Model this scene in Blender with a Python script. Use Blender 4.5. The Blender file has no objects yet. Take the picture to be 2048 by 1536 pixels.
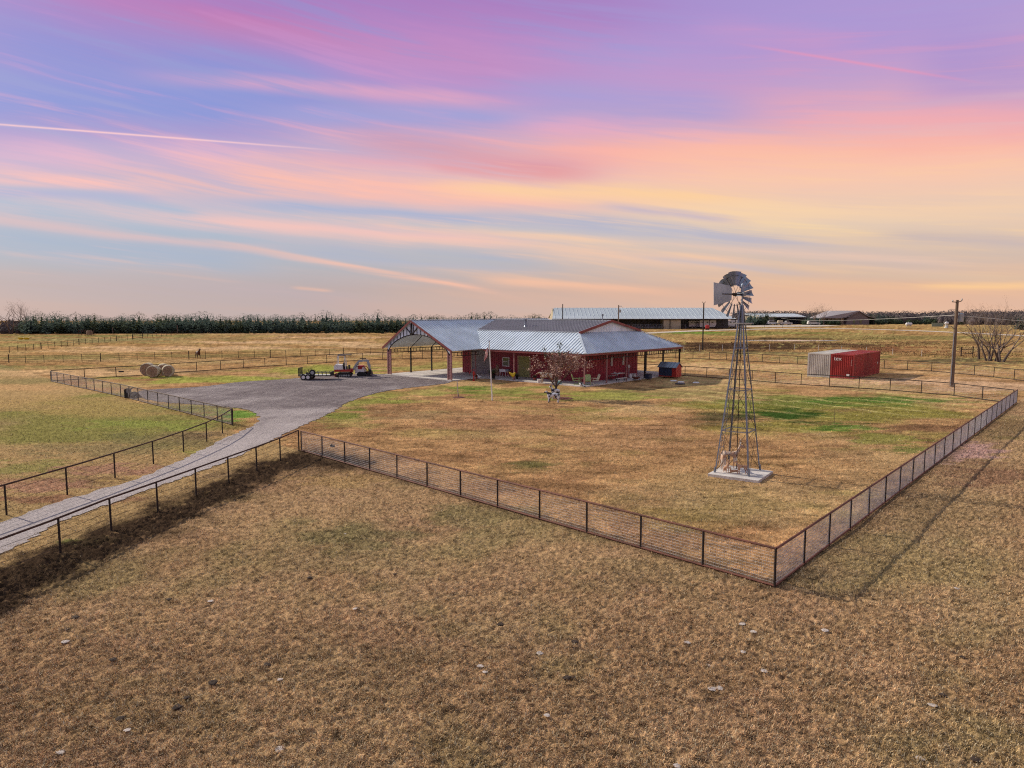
import bpy, bmesh, math, random
import numpy as np
from mathutils import Vector, Matrix
from mathutils.geometry import tessellate_polygon
random.seed(7); rng = np.random.default_rng(7)
S = bpy.context.scene; COL = S.collection
# ------------------------------------------------------------------ camera
F, H = 1400.0, 7.4
PITCH = math.atan(146 / F)
cp, sp = math.cos(PITCH), math.sin(PITCH)
cam = bpy.data.cameras.new('camera'); co = bpy.data.objects.new('camera', cam); COL.objects.link(co)
co.location = (0, 0, H); co.rotation_euler = (math.pi / 2 - PITCH, 0, 0)
cam.lens = F / 2048 * 36; cam.sensor_width = 36; cam.clip_start = .1; cam.clip_end = 20000
S.camera = co

def sstep(a, b, x):
    t = np.clip((x - a) / (b - a), 0, 1); return t * t * (3 - 2 * t)
def terrv(y): return 1.2 * sstep(180, 320, y) - .016 * np.maximum(0, y - 455)
def terr(y): return float(terrv(y))
def G(px, py, z=None):
    """ground point that the survey sees at photo pixel px, py"""
    zz = 0.0 if z is None else z
    for _ in range(12 if z is None else 1):
        dx = px - 1024; dz = -F * sp - (py - 768) * cp; dy = F * cp - (py - 768) * sp
        t = (zz - H) / dz; X, Y = dx * t, dy * t
        if z is None: zz = .5 * zz + .5 * terr(Y)
    if z is None: zz = terr(Y)
    return Vector((X, Y, zz))
def ZAT(py, Y):
    """height of a point at distance Y seen at pixel row py"""
    k = (py - 768) / F
    # (H-z)*cp - Y*sp... solve  (zd*cp - Y*sp)/(Y*cp+zd*sp)=k, zd=H-z
    zd = (k * Y * cp + Y * sp) / (cp - k * sp)
    return H - zd

# ------------------------------------------------------------------ numpy noise
TT = rng.random((512, 512)).astype(np.float32)
def vn(x, y, s=0):
    ix = np.floor(x).astype(np.int64); iy = np.floor(y).astype(np.int64)
    fx = (x - ix); fy = (y - iy); fx = fx * fx * (3 - 2 * fx); fy = fy * fy * (3 - 2 * fy)
    ix = ix + s * 37; iy = iy + s * 91
    a = TT[ix & 511, iy & 511]; b = TT[(ix + 1) & 511, iy & 511]
    c = TT[ix & 511, (iy + 1) & 511]; d = TT[(ix + 1) & 511, (iy + 1) & 511]
    return (a * (1 - fx) + b * fx) * (1 - fy) + (c * (1 - fx) + d * fx) * fy
def fbm(x, y, o=4, s=0):
    r = 0; a = .5; n = 0
    for k in range(o):
        r = r + a * vn(x, y, s + k); n += a; a *= .5
        x, y = (x * .8 + y * .6) * 2.03, (-x * .6 + y * .8) * 2.03
    return r / n

# ------------------------------------------------------------------ nodes helper
class E:
    def __init__(s, t, k): s.t, s.k = t, k
    def _m(s, op, *a):
        n = s.t.nodes.new('ShaderNodeMath'); n.operation = op
        for i, v in enumerate((s,) + a):
            if isinstance(v, E): s.t.links.new(v.k, n.inputs[i])
            else: n.inputs[i].default_value = v
        return E(s.t, n.outputs[0])
    def __add__(s, o): return s._m('ADD', o)
    def __sub__(s, o): return s._m('SUBTRACT', o)
    def __mul__(s, o): return s._m('MULTIPLY', o)
    def __truediv__(s, o): return s._m('DIVIDE', o)
    def abs(s): return s._m('ABSOLUTE')
    def pow(s, e): return s._m('POWER', e)
    def mx(s, o): return s._m('MAXIMUM', o)
    def mn(s, o): return s._m('MINIMUM', o)
    def step(s, a, b):
        n = s.t.nodes.new('ShaderNodeMapRange'); n.interpolation_type = 'SMOOTHSTEP'
        s.t.links.new(s.k, n.inputs['Value']); n.inputs['From Min'].default_value = a; n.inputs['From Max'].default_value = b
        return E(s.t, n.outputs['Result'])
    def gauss(s, c, w):
        u = (s - c) / w; return E(s.t, (u * u * -1.0)._m('ADD', 0).k).exp()
    def exp(s): return s._m('EXPONENT')
def comb(t, x, y, z):
    n = t.nodes.new('ShaderNodeCombineXYZ')
    for i, v in enumerate((x, y, z)):
        if isinstance(v, E): t.links.new(v.k, n.inputs[i])
        else: n.inputs[i].default_value = v
    return n.outputs[0]
def noise(t, vec, scale=1., detail=4., rough=.5, dist=0., col=False):
    n = t.nodes.new('ShaderNodeTexNoise'); n.inputs['Scale'].default_value = scale
    n.inputs['Detail'].default_value = detail; n.inputs['Roughness'].default_value = rough; n.inputs['Distortion'].default_value = dist
    if vec is not None: t.links.new(vec, n.inputs['Vector'])
    return n.outputs['Color'] if col else E(t, n.outputs[0])
def mixc(t, f, a, b, mode='MIX'):
    n = t.nodes.new('ShaderNodeMix'); n.data_type = 'RGBA'; n.blend_type = mode
    for v, i in ((f, 0), (a, 6), (b, 7)):
        if isinstance(v, E): t.links.new(v.k, n.inputs[i])
        elif isinstance(v, (int, float)): n.inputs[i].default_value = v
        elif isinstance(v, tuple): n.inputs[i].default_value = (*v, 1)
        else: t.links.new(v, n.inputs[i])
    return n.outputs[2]
def ramp(t, fac, stops):
    n = t.nodes.new('ShaderNodeValToRGB'); r = n.color_ramp
    while len(r.elements) < len(stops): r.elements.new(.5)
    for e, (p, c) in zip(r.elements, stops): e.position = p; e.color = (*c, 1)
    t.links.new(fac.k, n.inputs[0]); return n.outputs[0]
def lin(r, g, b):
    f = lambda c: c / 12.92 if c <= .04045 else ((c + .055) / 1.055) ** 2.4
    return (f(r / 255), f(g / 255), f(b / 255))

def mat(name, col, rough=.7, metal=0., var=.25, scale=3., bump=.0, bscale=None, col2=None, obj=True, stretch=None, spec=.4):
    m = bpy.data.materials.new(name); m.use_nodes = True; t = m.node_tree; b = t.nodes['Principled BSDF']
    tc = t.nodes.new('ShaderNodeTexCoord'); vec = tc.outputs['Object']
    if stretch:
        mp = t.nodes.new('ShaderNodeMapping'); mp.inputs['Scale'].default_value = stretch
        t.links.new(vec, mp.inputs['Vector']); vec = mp.outputs[0]
    n1 = noise(t, vec, scale, 5, .6)
    if col2 is None: col2 = tuple(c * (1 - var) for c in col)
    c = mixc(t, n1.step(.35, .65) if var else n1.step(.46, .52), col, col2)
    t.links.new(c, b.inputs['Base Color'])
    b.inputs['Roughness'].default_value = rough; b.inputs['Metallic'].default_value = metal
    b.inputs['Specular IOR Level'].default_value = spec
    if bump:
        bp = t.nodes.new('ShaderNodeBump'); bp.inputs['Strength'].default_value = bump; bp.inputs['Distance'].default_value = .05
        t.links.new(noise(t, vec, bscale or scale * 4, 4, .6).k, bp.inputs['Height']); t.links.new(bp.outputs[0], b.inputs['Normal'])
    return m
def attr_mat(name, rough=.9, var=.35, scale=8., bump=0., bscale=20., inst=False, spec=.2, trans=False):
    m = bpy.data.materials.new(name); m.use_nodes = True; t = m.node_tree; b = t.nodes['Principled BSDF']
    a = t.nodes.new('ShaderNodeAttribute'); a.attribute_name = 'col'
    g = t.nodes.new('ShaderNodeNewGeometry')
    n = noise(t, g.outputs['Position'], scale, 6, .65)
    c = mixc(t, 1.0, a.outputs['Color'], comb(t, *[n * (2 * var) + (1 - var)] * 3), 'MULTIPLY')
    t.links.new(c, b.inputs['Base Color']); b.inputs['Roughness'].default_value = rough; b.inputs['Specular IOR Level'].default_value = spec
    if bump:
        bp = t.nodes.new('ShaderNodeBump'); bp.inputs['Strength'].default_value = bump; bp.inputs['Distance'].default_value = .1
        t.links.new(noise(t, g.outputs['Position'], bscale, 5, .65).k, bp.inputs['Height']); t.links.new(bp.outputs[0], b.inputs['Normal'])
    return m

# ------------------------------------------------------------------ mesh helper
class MB:
    def __init__(s): s.v, s.f, s.c = [], [], None
    def add(s, vs, fs):
        o = len(s.v); s.v += [tuple(v) for v in vs]; s.f += [tuple(i + o for i in f) for f in fs]; return s
    def box(s, c, d, rz=0, R=None):
        x, y, z = (k / 2 for k in d); M = R or Matrix.Rotation(rz, 3, 'Z'); c = Vector(c)
        vs = [c + M @ Vector((a * x, b * y, e * z)) for e in (-1, 1) for a, b in ((-1, -1), (1, -1), (1, 1), (-1, 1))]
        return s.add(vs, [(3, 2, 1, 0), (4, 5, 6, 7), (0, 1, 5, 4), (1, 2, 6, 5), (2, 3, 7, 6), (3, 0, 4, 7)])
    def bb(s, x0, x1, y0, y1, z0, z1): return s.box(((x0 + x1) / 2, (y0 + y1) / 2, (z0 + z1) / 2), (x1 - x0, y1 - y0, z1 - z0))
    def beam(s, p, q, w, h=None, up=(0, 0, 1)):
        p, q = Vector(p), Vector(q); d = (q - p); L = d.length
        if L < 1e-6: return s
        d /= L; u = Vector(up)
        if abs(d.dot(u)) > .99: u = Vector((1, 0, 0))
        a = d.cross(u).normalized(); b = a.cross(d); R = Matrix((d, a, b)).transposed()
        return s.box((p + q) / 2, (L, w, h or w), R=R)
    def tube(s, pts, r, n=6, cap=True):
        pts = [Vector(p) for p in pts]; rs = r if isinstance(r, (list, tuple)) else [r] * len(pts); vs = []; pu = None
        for i, p in enumerate(pts):
            d = (pts[min(i + 1, len(pts) - 1)] - pts[max(i - 1, 0)]).normalized()
            if pu is None:
                pu = Vector((0, 0, 1)) if abs(d.z) < .9 else Vector((1, 0, 0))
            a = d.cross(pu).normalized(); b = a.cross(d); pu = b
            for k in range(n):
                t = 2 * math.pi * k / n; vs.append(p + (a * math.cos(t) + b * math.sin(t)) * rs[i])
        fs = [(i * n + k, i * n + (k + 1) % n, (i + 1) * n + (k + 1) % n, (i + 1) * n + k) for i in range(len(pts) - 1) for k in range(n)]
        if cap: fs += [tuple(range(n))[::-1], tuple((len(pts) - 1) * n + k for k in range(n))]
        return s.add(vs, fs)
    def lathe(s, prof, c=(0, 0, 0), n=16, M=None):
        c = Vector(c); vs = []
        for r, z in prof:
            for k in range(n):
                t = 2 * math.pi * k / n; v = Vector((r * math.cos(t), r * math.sin(t), z)); vs.append(c + (M @ v if M else v))
        m = len(prof)
        fs = [(i * n + k, i * n + (k + 1) % n, (i + 1) * n + (k + 1) % n, (i + 1) * n + k) for i in range(m - 1) for k in range(n)]
        fs += [tuple(range(n))[::-1], tuple((m - 1) * n + k for k in range(n))]
        return s.add(vs, fs)
    def prism(s, poly, ext):
        """planar polygon extruded by the vector ext"""
        poly = [Vector(p) for p in poly]; n = len(poly); e = Vector(ext)
        tr = tessellate_polygon([poly]); nor = (poly[1] - poly[0]).cross(poly[2] - poly[1])
        vs = poly + [p + e for p in poly]; fs = [tuple(t) for t in tr] + [tuple(i + n for i in t)[::-1] for t in tr]
        return s.add(vs, fs + [(i, (i + 1) % n, (i + 1) % n + n, i + n) for i in range(n)])
    def build(s, name, m, parent=None, loc=None, smooth=False, off=None):
        me = bpy.data.meshes.new(name)
        vs = s.v
        if off is not None: vs = [(a - off[0], b - off[1], c - off[2]) for a, b, c in vs]
        me.from_pydata(vs, [], s.f); me.materials.append(m)
        bm = bmesh.new(); bm.from_mesh(me); bmesh.ops.recalc_face_normals(bm, faces=bm.faces); bm.to_mesh(me); bm.free()
        if smooth: me.polygons.foreach_set('use_smooth', [True] * len(me.polygons))
        o = bpy.data.objects.new(name, me); COL.objects.link(o)
        if parent: o.parent = parent
        if loc is not None: o.location = loc
        return o
def thing(name, label, cat, loc=(0, 0, 0), rz=0, group=None):
    o = bpy.data.objects.new(name, None); COL.objects.link(o); o.location = loc; o.rotation_euler = (0, 0, rz)
    o.empty_display_size = .2; return tag(o, label, cat, group)
def tag(o, label, cat, group=None):
    o['label'] = label; o['category'] = cat
    if group: o['group'] = group
    return o
def dup(src, loc, rz=0, label=None, scale=None):
    r = src.copy(); COL.objects.link(r); r.location = loc; r.rotation_euler = (0, 0, rz)
    if scale: r.scale = scale
    if label: r['label'] = label
    for ch in KIDS[src.name]:
        c = ch.copy(); COL.objects.link(c); c.parent = r
        for g in [k for k in ch.children]:
            d = g.copy(); COL.objects.link(d); d.parent = c
    return r
KIDS = {}
def kids(r): KIDS[r.name] = list(r.children); return r
def raw_mesh(name, V, Fc, m, nper, colors=None, parent=None, flat=True):
    """fast numpy mesh; Fc is an (n, nper) index array"""
    me = bpy.data.meshes.new(name); me.vertices.add(len(V)); me.vertices.foreach_set('co', V.astype(np.float32).ravel())
    n = len(Fc); me.loops.add(n * nper); me.loops.foreach_set('vertex_index', Fc.astype(np.int32).ravel())
    me.polygons.add(n); me.polygons.foreach_set('loop_start', (np.arange(n) * nper).astype(np.int32))
    if not flat: me.polygons.foreach_set('use_smooth', np.ones(n, bool))
    me.update(calc_edges=True)
    if colors is not None:
        a = me.color_attributes.new('col', 'FLOAT_COLOR', 'POINT'); c = np.ones((len(V), 4), np.float32); c[:, :3] = colors
        a.data.foreach_set('color', c.ravel())
    me.materials.append(m); o = bpy.data.objects.new(name, me); COL.objects.link(o)
    if parent: o.parent = parent
    return o

# ------------------------------------------------------------------ house frame
HO = Vector((7.1, 68.2, 0)); HR = math.atan2(-.667, .745)
HX = Vector((math.cos(HR), math.sin(HR), 0)); HY = Vector((-math.sin(HR), math.cos(HR), 0))
def HW(x, y, z=0): return HO + HX * x + HY * y + Vector((0, 0, z))

# ------------------------------------------------------------------ world + sun
SUNAZ = math.atan2(-.855, .52); SUNEL = math.radians(29)
w = bpy.data.worlds.new('World'); S.world = w; w.use_nodes = True; t = w.node_tree; t.nodes.clear()
out = t.nodes.new('ShaderNodeOutputWorld'); tc = t.nodes.new('ShaderNodeTexCoord')
sx = t.nodes.new('ShaderNodeSeparateXYZ'); t.links.new(tc.outputs['Generated'], sx.inputs[0])
x, y, z = (E(t, k) for k in sx.outputs)
hor = (x * x + y * y).pow(.5).mx(.001)
a = x / hor; za = z.mx(0.0)
zt = z + a * .12                                   # streaks sink to the right
wob = noise(t, comb(t, x * 1.6, y * 1.6, z * 4), 1.3, 2, .5) - .5
zq = zt + wob * .030
nA = noise(t, comb(t, x * 1.5, y * 1.5, zq * 11), 1.25, 4, .55)
nB = noise(t, comb(t, x * 2.2 + 7, y * 2.2, zq * 34), 1.2, 5, .6)
nC = noise(t, comb(t, x * 3 + 3, y * 3, zq * 90), 1.3, 3, .6)
L = lin
f = za / .5
baseL = ramp(t, f, [(0, L(188, 172, 172)), (.06, L(182, 166, 168)), (.14, L(170, 176, 190)), (.24, L(166, 182, 204)), (.36, L(190, 172, 202)), (.5, L(150, 154, 208)), (.68, L(142, 150, 210)), (.80, L(156, 126, 192)), (.90, L(166, 174, 192)), (1, L(168, 178, 196))])
baseR = ramp(t, f, [(0, L(226, 188, 166)), (.06, L(224, 182, 156)), (.12, L(208, 184, 172)), (.22, L(226, 200, 180)), (.36, L(250, 200, 176)), (.5, L(206, 166, 200)), (.66, L(176, 156, 212)), (.80, L(172, 146, 208)), (.90, L(166, 174, 192)), (1, L(168, 178, 196))])
cloudL = ramp(t, f, [(0, L(204, 168, 160)), (.10, L(214, 180, 172)), (.17, L(236, 190, 180)), (.28, L(250, 192, 182)), (.4, L(255, 184, 176)), (.52, L(226, 158, 196)), (.66, L(208, 142, 198)), (.78, L(186, 112, 180)), (.88, L(160, 156, 180)), (1, L(156, 162, 176))])
cloudR = ramp(t, f, [(0, L(246, 194, 154)), (.1, L(255, 200, 146)), (.22, L(255, 218, 160)), (.34, L(255, 208, 160)), (.44, L(255, 180, 160)), (.56, L(222, 156, 190)), (.78, L(200, 150, 204)), (.88, L(160, 156, 180)), (1, L(156, 162, 176))])
fa = (a + wob * .3).step(-.42, .5)
base = mixc(t, fa, baseL, baseR); cloud = mixc(t, fa, cloudL, cloudR)
skyc = mixc(t, ((nA * .5 + nB * .6).step(.42, .72)) * .38, base, cloud)
def D(px, py):
    v = Vector((px - 1024, F * cp - (py - 768) * sp, -F * sp - (py - 768) * cp)); return v.normalized()
def trail(skyc, p0, p1, wd, colr, amt, f0, f1):
    d0, d1 = D(*p0), D(*p1); n = d0.cross(d1).normalized(); m = (d1 - d0).normalized(); s0, s1 = d0.dot(m), d1.dot(m)
    q = x * n.x + y * n.y + z * n.z; s = (x * m.x + y * m.y + z * m.z - s0) / (s1 - s0)
    k = (q / wd).pow(2.0) * -1.0
    return mixc(t, k.exp() * s.step(f0[0], f0[1]) * s.step(f1[1], f1[0]) * y.step(0, .1) * amt, skyc, colr)
wn = (noise(t, comb(t, x * 3.5 + 2, y * 3.5, z * 9), 1.3, 3, .55) - .5) * .030 + (nB - .5) * .022
tex = (nB * .6 + nA * .3 + nC * .25).step(.34, .72)
texF = (tex * .95 + .22) * y.step(0, .1)
def dotn(v):
    n = t.nodes.new('ShaderNodeVectorMath'); n.operation = 'DOT_PRODUCT'; t.links.new(tc.outputs['Generated'], n.inputs[0]); n.inputs[1].default_value = v; return E(t, n.outputs['Value'])
def stroke(skyc, p0, p1, wpx, rgb, amt, soft=.22):
    d0, d1 = D(*p0), D(*p1); n = d0.cross(d1).normalized(); m = (d1 - d0).normalized(); s0, s1 = d0.dot(m), d1.dot(m)
    q = wn._m('MULTIPLY_ADD', min(1.0, .35 + wpx / 60), dotn(n)).abs().step(1.75 * wpx / F, 0)
    s = (dotn(m / (s1 - s0)) - (s0 / (s1 - s0) + .5)).abs().step(.5 + soft, .5 - soft)
    return mixc(t, q * s * texF * amt, skyc, L(*rgb))
for st_ in [((-80, 15), (1100, 100), 70, (188, 114, 180), .85), ((350, -20), (1400, 30), 45, (168, 118, 188), .7), ((300, 40), (1100, 140), 26, (206, 122, 170), .6),
            ((-100, 60), (700, 185), 55, (130, 144, 212), .85), ((-200, 205), (560, 215), 55, (134, 146, 212), .95), ((650, 110), (1500, 150), 70, (192, 150, 204), .6), ((1300, 40), (2100, 60), 60, (172, 148, 212), .6),
            ((1400, 60), (1700, 80), 20, (196, 152, 204), .6), ((1850, 130), (2150, 190), 60, (168, 146, 208), .6), ((360, 153), (1000, 208), 13, (232, 166, 190), .75), ((560, 233), (1150, 232), 16, (158, 160, 214), .75),
            ((1030, 178), (1560, 232), 24, (166, 158, 214), .7), ((-100, 250), (560, 280), 24, (168, 146, 202), .6), ((-50, 300), (520, 322), 26, (232, 178, 200), .7), ((1150, 225), (1600, 262), 16, (172, 160, 208), .6),
            ((1050, 245), (1500, 280), 20, (242, 172, 190), .6), ((1500, 235), (2150, 250), 36, (246, 170, 176), .7), ((960, 325), (2100, 285), 36, (255, 176, 160), .75), ((620, 320), (1120, 330), 14, (238, 170, 178), .6),
            ((-60, 348), (330, 376), 10, (255, 190, 178), .95), ((280, 350), (1150, 400), 30, (255, 188, 168), .95), ((1300, 335), (2150, 380), 55, (255, 200, 168), .6), ((900, 375), (1500, 400), 18, (255, 208, 156), .9),
            ((720, 282), (1180, 345), 24, (206, 146, 166), .5), ((880, 330), (1150, 350), 12, (240, 148, 140), .45), ((1350, 430), (2150, 400), 24, (252, 214, 168), .6),
            ((480, 403), (1010, 440), 10, (166, 176, 206), .9), ((-60, 385), (300, 395), 8, (172, 174, 206), .9), ((980, 432), (1560, 490), 17, (180, 180, 200), 1.0), ((1450, 478), (1900, 535), 14, (186, 178, 192), .95), ((1220, 414), (1480, 446), 6, (196, 180, 196), .8),
            ((1780, 474), (2150, 490), 9, (198, 180, 180), .85), ((200, 430), (1020, 486), 13, (242, 192, 184), .8), ((-60, 441), (500, 496), 8, (252, 190, 172), .9), ((460, 492), (980, 582), 6, (250, 190, 166), .85),
            ((-60, 475), (520, 520), 30, (160, 174, 198), 1.0), ((560, 500), (1060, 530), 18, (170, 176, 196), .9), ((-60, 560), (700, 590), 26, (182, 168, 176), .9), ((1060, 470), (1900, 520), 8, (255, 206, 166), .7), ((1100, 505), (1500, 528), 14, (250, 200, 168), .6),
            ((1290, 515), (1600, 545), 5, (200, 184, 186), .8), ((1560, 520), (2100, 555), 12, (252, 204, 156), .7), ((1700, 545), (2150, 556), 9, (206, 184, 168), .6), ((1850, 572), (2150, 566), 6, (255, 206, 150), .9), ((990, 562), (1320, 584), 8, (250, 192, 160), .8), ((590, 574), (660, 580), 4, (246, 188, 162), .7),
            ((900, 590), (2100, 600), 18, (226, 180, 158), .5)]: skyc = stroke(skyc, *st_)
skyc = trail(skyc, (0, 249), (740, 306), .0011, L(255, 205, 205), .85, (-.5, -.1), (.45, 1.05))
skyc = trail(skyc, (1480, 88), (1990, 170), .0016, L(240, 150, 180), .6, (-.1, .35), (.6, 1.05))
skyc = trail(skyc, (560, 505), (960, 578), .0024, L(250, 190, 165), .5, (-.5, .3), (.9, 1.05))
skyc = mixc(t, nB.step(.50, .66) * nC.step(.38, .62) * za.step(0, .04) * .42, skyc, cloud)
skyc = mixc(t, nB.step(.50, .36) * nC.step(.62, .40) * za.step(0, .05) * .40, skyc, base)
bg = t.nodes.new('ShaderNodeBackground'); t.links.new(skyc, bg.inputs[0]); bg.inputs[1].default_value = .95
nis = t.nodes.new('ShaderNodeTexSky'); nis.sky_type = 'NISHITA'; nis.sun_disc = False; nis.sun_elevation = SUNEL; nis.sun_rotation = SUNAZ
bg2 = t.nodes.new('ShaderNodeBackground'); t.links.new(nis.outputs[0], bg2.inputs[0]); bg2.inputs[1].default_value = .008
ad = t.nodes.new('ShaderNodeAddShader'); t.links.new(bg.outputs[0], ad.inputs[0]); t.links.new(bg2.outputs[0], ad.inputs[1]); t.links.new(ad.outputs[0], out.inputs[0])
sd = Vector((math.sin(SUNAZ) * math.cos(SUNEL), math.cos(SUNAZ) * math.cos(SUNEL), math.sin(SUNEL)))
sl = bpy.data.lights.new('sun', 'SUN'); sl.energy = 5.0; sl.angle = math.radians(.8); sl.color = (1, .90, .74)
so = bpy.data.objects.new('sun', sl); COL.objects.link(so); so.rotation_euler = sd.to_track_quat('Z', 'Y').to_euler(); so.location = (-30, 20, 30)
S.view_settings.view_transform = 'Standard'; S.view_settings.look = 'None'; S.view_settings.exposure = 0; S.view_settings.gamma = 1
S.cycles.use_denoising = False; S.cycles.pixel_filter_type = 'BLACKMAN_HARRIS'; S.cycles.filter_width = 1.15; S.cycles.max_bounces = 5; S.cycles.diffuse_bounces = 2; S.cycles.glossy_bounces = 2; S.cycles.adaptive_threshold = .02; S.cycles.adaptive_min_samples = 20; S.cycles.sample_clamp_indirect = 3

# ------------------------------------------------------------------ materials
M = {}
M['rust'] = mat('rusty_pipe', (.085, .040, .028), .75, .2, .45, 2.5)
M['rustdark'] = mat('dark_pipe', (.035, .024, .020), .7, .3, .4, 3)
M['rustred'] = mat('red_rust_pipe', (.17, .06, .038), .7, .1, .45, 1.5)
M['vane'] = mat('vane_steel', (.40, .46, .54), .5, .3, .3, 1.5)
M['wire'] = mat('galvanised_wire', (.62, .60, .58), .6, .0, .3, 3)
M['cable'] = mat('weathered_cable', (.07, .045, .035), .7, .2, .3, 3)
M['galv'] = mat('galvanised_steel', (.27, .31, .38), .42, .7, .35, 1.2)
M['roof'] = mat('galvalume_roof', (.56, .65, .76), .5, .0, .22, .5)
M['roofdark'] = mat('grey_roof', (.25, .24, .26), .5, .5, .15, .5)
M['roofrib'] = mat('roof_rib', (.62, .68, .74), .5, .05, .12, .5)  # ribs coloured paler than their roofs, painting in the light and dark striping
M['roofribd'] = mat('grey_roof_rib', (.32, .315, .34), .5, .5, .12, .5)
M['redwall'] = mat('red_metal_siding', (.30, .022, .042), .5, .0, .25, .6)
M['redtrim'] = mat('red_trim', (.24, .05, .05), .5, .1, .3, 1.5)
M['post'] = mat('faded_red_post', (.36, .17, .16), .6, .1, .3, 2)
M['silver'] = mat('silver_panel', (.80, .88, .95), .5, .0, .15, .8)
M['concrete'] = mat('concrete', (.62, .57, .53), .9, 0, .28, .9, .3, 8)
M['greydoor'] = mat('grey_roller_door', (.24, .21, .21), .6, .1, .15, .5)
M['olive'] = mat('olive_green_door', (.30, .29, .10), .6, 0, .15, .8)
M['glass'] = mat('window_glass', (.14, .15, .08), .08, 0, .3, 1.0, spec=.8)
M['white'] = mat('white_paint', (.74, .72, .70), .5, 0, .12, 2)
M['offwhite'] = mat('offwhite_paint', (.55, .53, .49), .6, 0, .25, 2)
M['black'] = mat('black_paint', (.018, .018, .02), .5, .1, .3, 3)
M['rubber'] = mat('black_rubber', (.022, .021, .021), .85, 0, .3, 5)
M['redpaint'] = mat('red_machine_paint', (.42, .035, .03), .4, .1, .2, 3)
M['greypaint'] = mat('light_grey_machine_paint', (.38, .40, .41), .45, .2, .2, 3)
M['wood'] = mat('weathered_pole_wood', (.20, .14, .10), .9, 0, .4, 1.2, .4, stretch=(8, 8, .6))
M['timber'] = mat('brown_timber', (.19, .10, .05), .85, 0, .4, 4)
M['bark'] = mat('grey_brown_bark', (.12, .085, .07), .95, 0, .4, 6, .3)
M['barkpale'] = mat('pale_winter_twigs', (.25, .185, .145), .95, 0, .45, 2)
M['yellow'] = mat('yellow_paint', (.75, .55, .03), .5, 0, .15, 5)
M['green'] = mat('lime_green_enamel', (.38, .48, .20), .5, 0, .2, 5)
M['teal'] = mat('teal_plastic', (.20, .42, .42), .5, 0, .2, 5)
M['cream'] = mat('cream_enamel', (.75, .70, .50), .5, 0, .15, 5)
M['tan'] = mat('tan_wood', (.48, .33, .22), .7, 0, .25, 5)
M['hayend'] = mat('hay_bale_end', (.38, .25, .17), .95, 0, .45, 9, .8, 30)
M['hay'] = mat('hay_bale_side', (.56, .47, .33), .95, 0, .3, 7, .8, 25, stretch=(1, 1, 6))
M['contgrey'] = mat('grey_container_steel', (.62, .59, .53), .6, .1, .3, .9, stretch=(1, 1, .5))
M['contred'] = mat('red_container_steel', (.37, .038, .033), .55, .0, .35, .7, stretch=(1, 1, .6))
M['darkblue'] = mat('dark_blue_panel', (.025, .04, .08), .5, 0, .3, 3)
M['beige'] = mat('beige_barn_siding', (.42, .36, .25), .7, 0, .15, .3)
M['brownwall'] = mat('taupe_siding', (.19, .15, .145), .7, 0, .15, .3)
M['taupe2'] = mat('tan_stone_wall', (.55, .42, .30), .8, 0, .25, .8)
M['shade'] = mat('interior_shade', (.10, .10, .11), .8, 0, .3, .5)  # shade under the barn eave put into the wall colour
M['barnroof'] = mat('far_barn_roof', (.52, .57, .60), .5, .3, .1, .05)
M['leafpink'] = mat('dusky_autumn_leaves', (.46, .29, .21), .7, 0, .5, 1.6, col2=(.15, .05, .045))
M['leafdark'] = mat('dull_green_leaves', (.10, .12, .06), .7, 0, .5, 2)
M['holstein'] = mat('black_white_patches', (.65, .66, .68), .7, 0, 0, 3.2, col2=(.02, .02, .025))
M['cowbrown'] = mat('brown_white_patches', (.60, .52, .42), .7, 0, 0, 3.0, col2=(.22, .09, .03))
M['horse'] = mat('brown_horse_coat', (.10, .035, .018), .7, 0, .4, 2)
M['deer'] = mat('fawn_painted_coat', (.40, .21, .12), .7, 0, .0, 2.6, col2=(.50, .30, .19))
M['deerpale'] = mat('pale_painted_coat', (.56, .47, .40), .7, 0, 0, 4, col2=(.40, .25, .17))
M['antler'] = mat('bone_antler', (.75, .72, .62), .7, 0, .1, 5)
M['bear'] = mat('carved_wood', (.35, .22, .14), .8, 0, .4, 6)
M['mulch'] = mat('red_mulch', (.16, .05, .035), .95, 0, .4, 8, .6)
M['stone'] = mat('pale_limestone', (.55, .47, .42), .9, 0, .3, 12, .5)
M['dung'] = mat('dark_dung', (.05, .03, .02), .95, 0, .3, 20, .5)
M['terracotta'] = mat('terracotta', (.4, .1, .07), .7, 0, .3, 5)

# ------------------------------------------------------------------ ground: world survey of regions
FA, FB, FC = G(1549, 1175), G(603, 902), G(2030, 808)
def xy(v): return np.array((v.x, v.y))
def side(X, Y, p, q):
    d = (q - p); d = d / d.length; return (X - p.x) * -d.y + (Y - p.y) * d.x     # >0 on the left of p->q
def seg_dist(X, Y, pts):
    best = np.full(X.shape, 1e9); al = np.zeros(X.shape); acc = 0
    for p, q in zip(pts[:-1], pts[1:]):
        dx, dy = q.x - p.x, q.y - p.y; L2 = dx * dx + dy * dy; tt = np.clip(((X - p.x) * dx + (Y - p.y) * dy) / L2, 0, 1)
        d = np.hypot(X - p.x - tt * dx, Y - p.y - tt * dy); m = d < best
        best = np.where(m, d, best); al = np.where(m, acc + tt * math.sqrt(L2), al); acc += math.sqrt(L2)
    return best, al
def inside(X, Y, poly):
    r = np.zeros(X.shape, bool); n = len(poly)
    for i in range(n):
        p, q = poly[i], poly[(i + 1) % n]
        c = ((p.y > Y) != (q.y > Y)) & (X < (q.x - p.x) * (Y - p.y) / ((q.y - p.y) or 1e-9) + p.x); r ^= c
    return r
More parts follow.
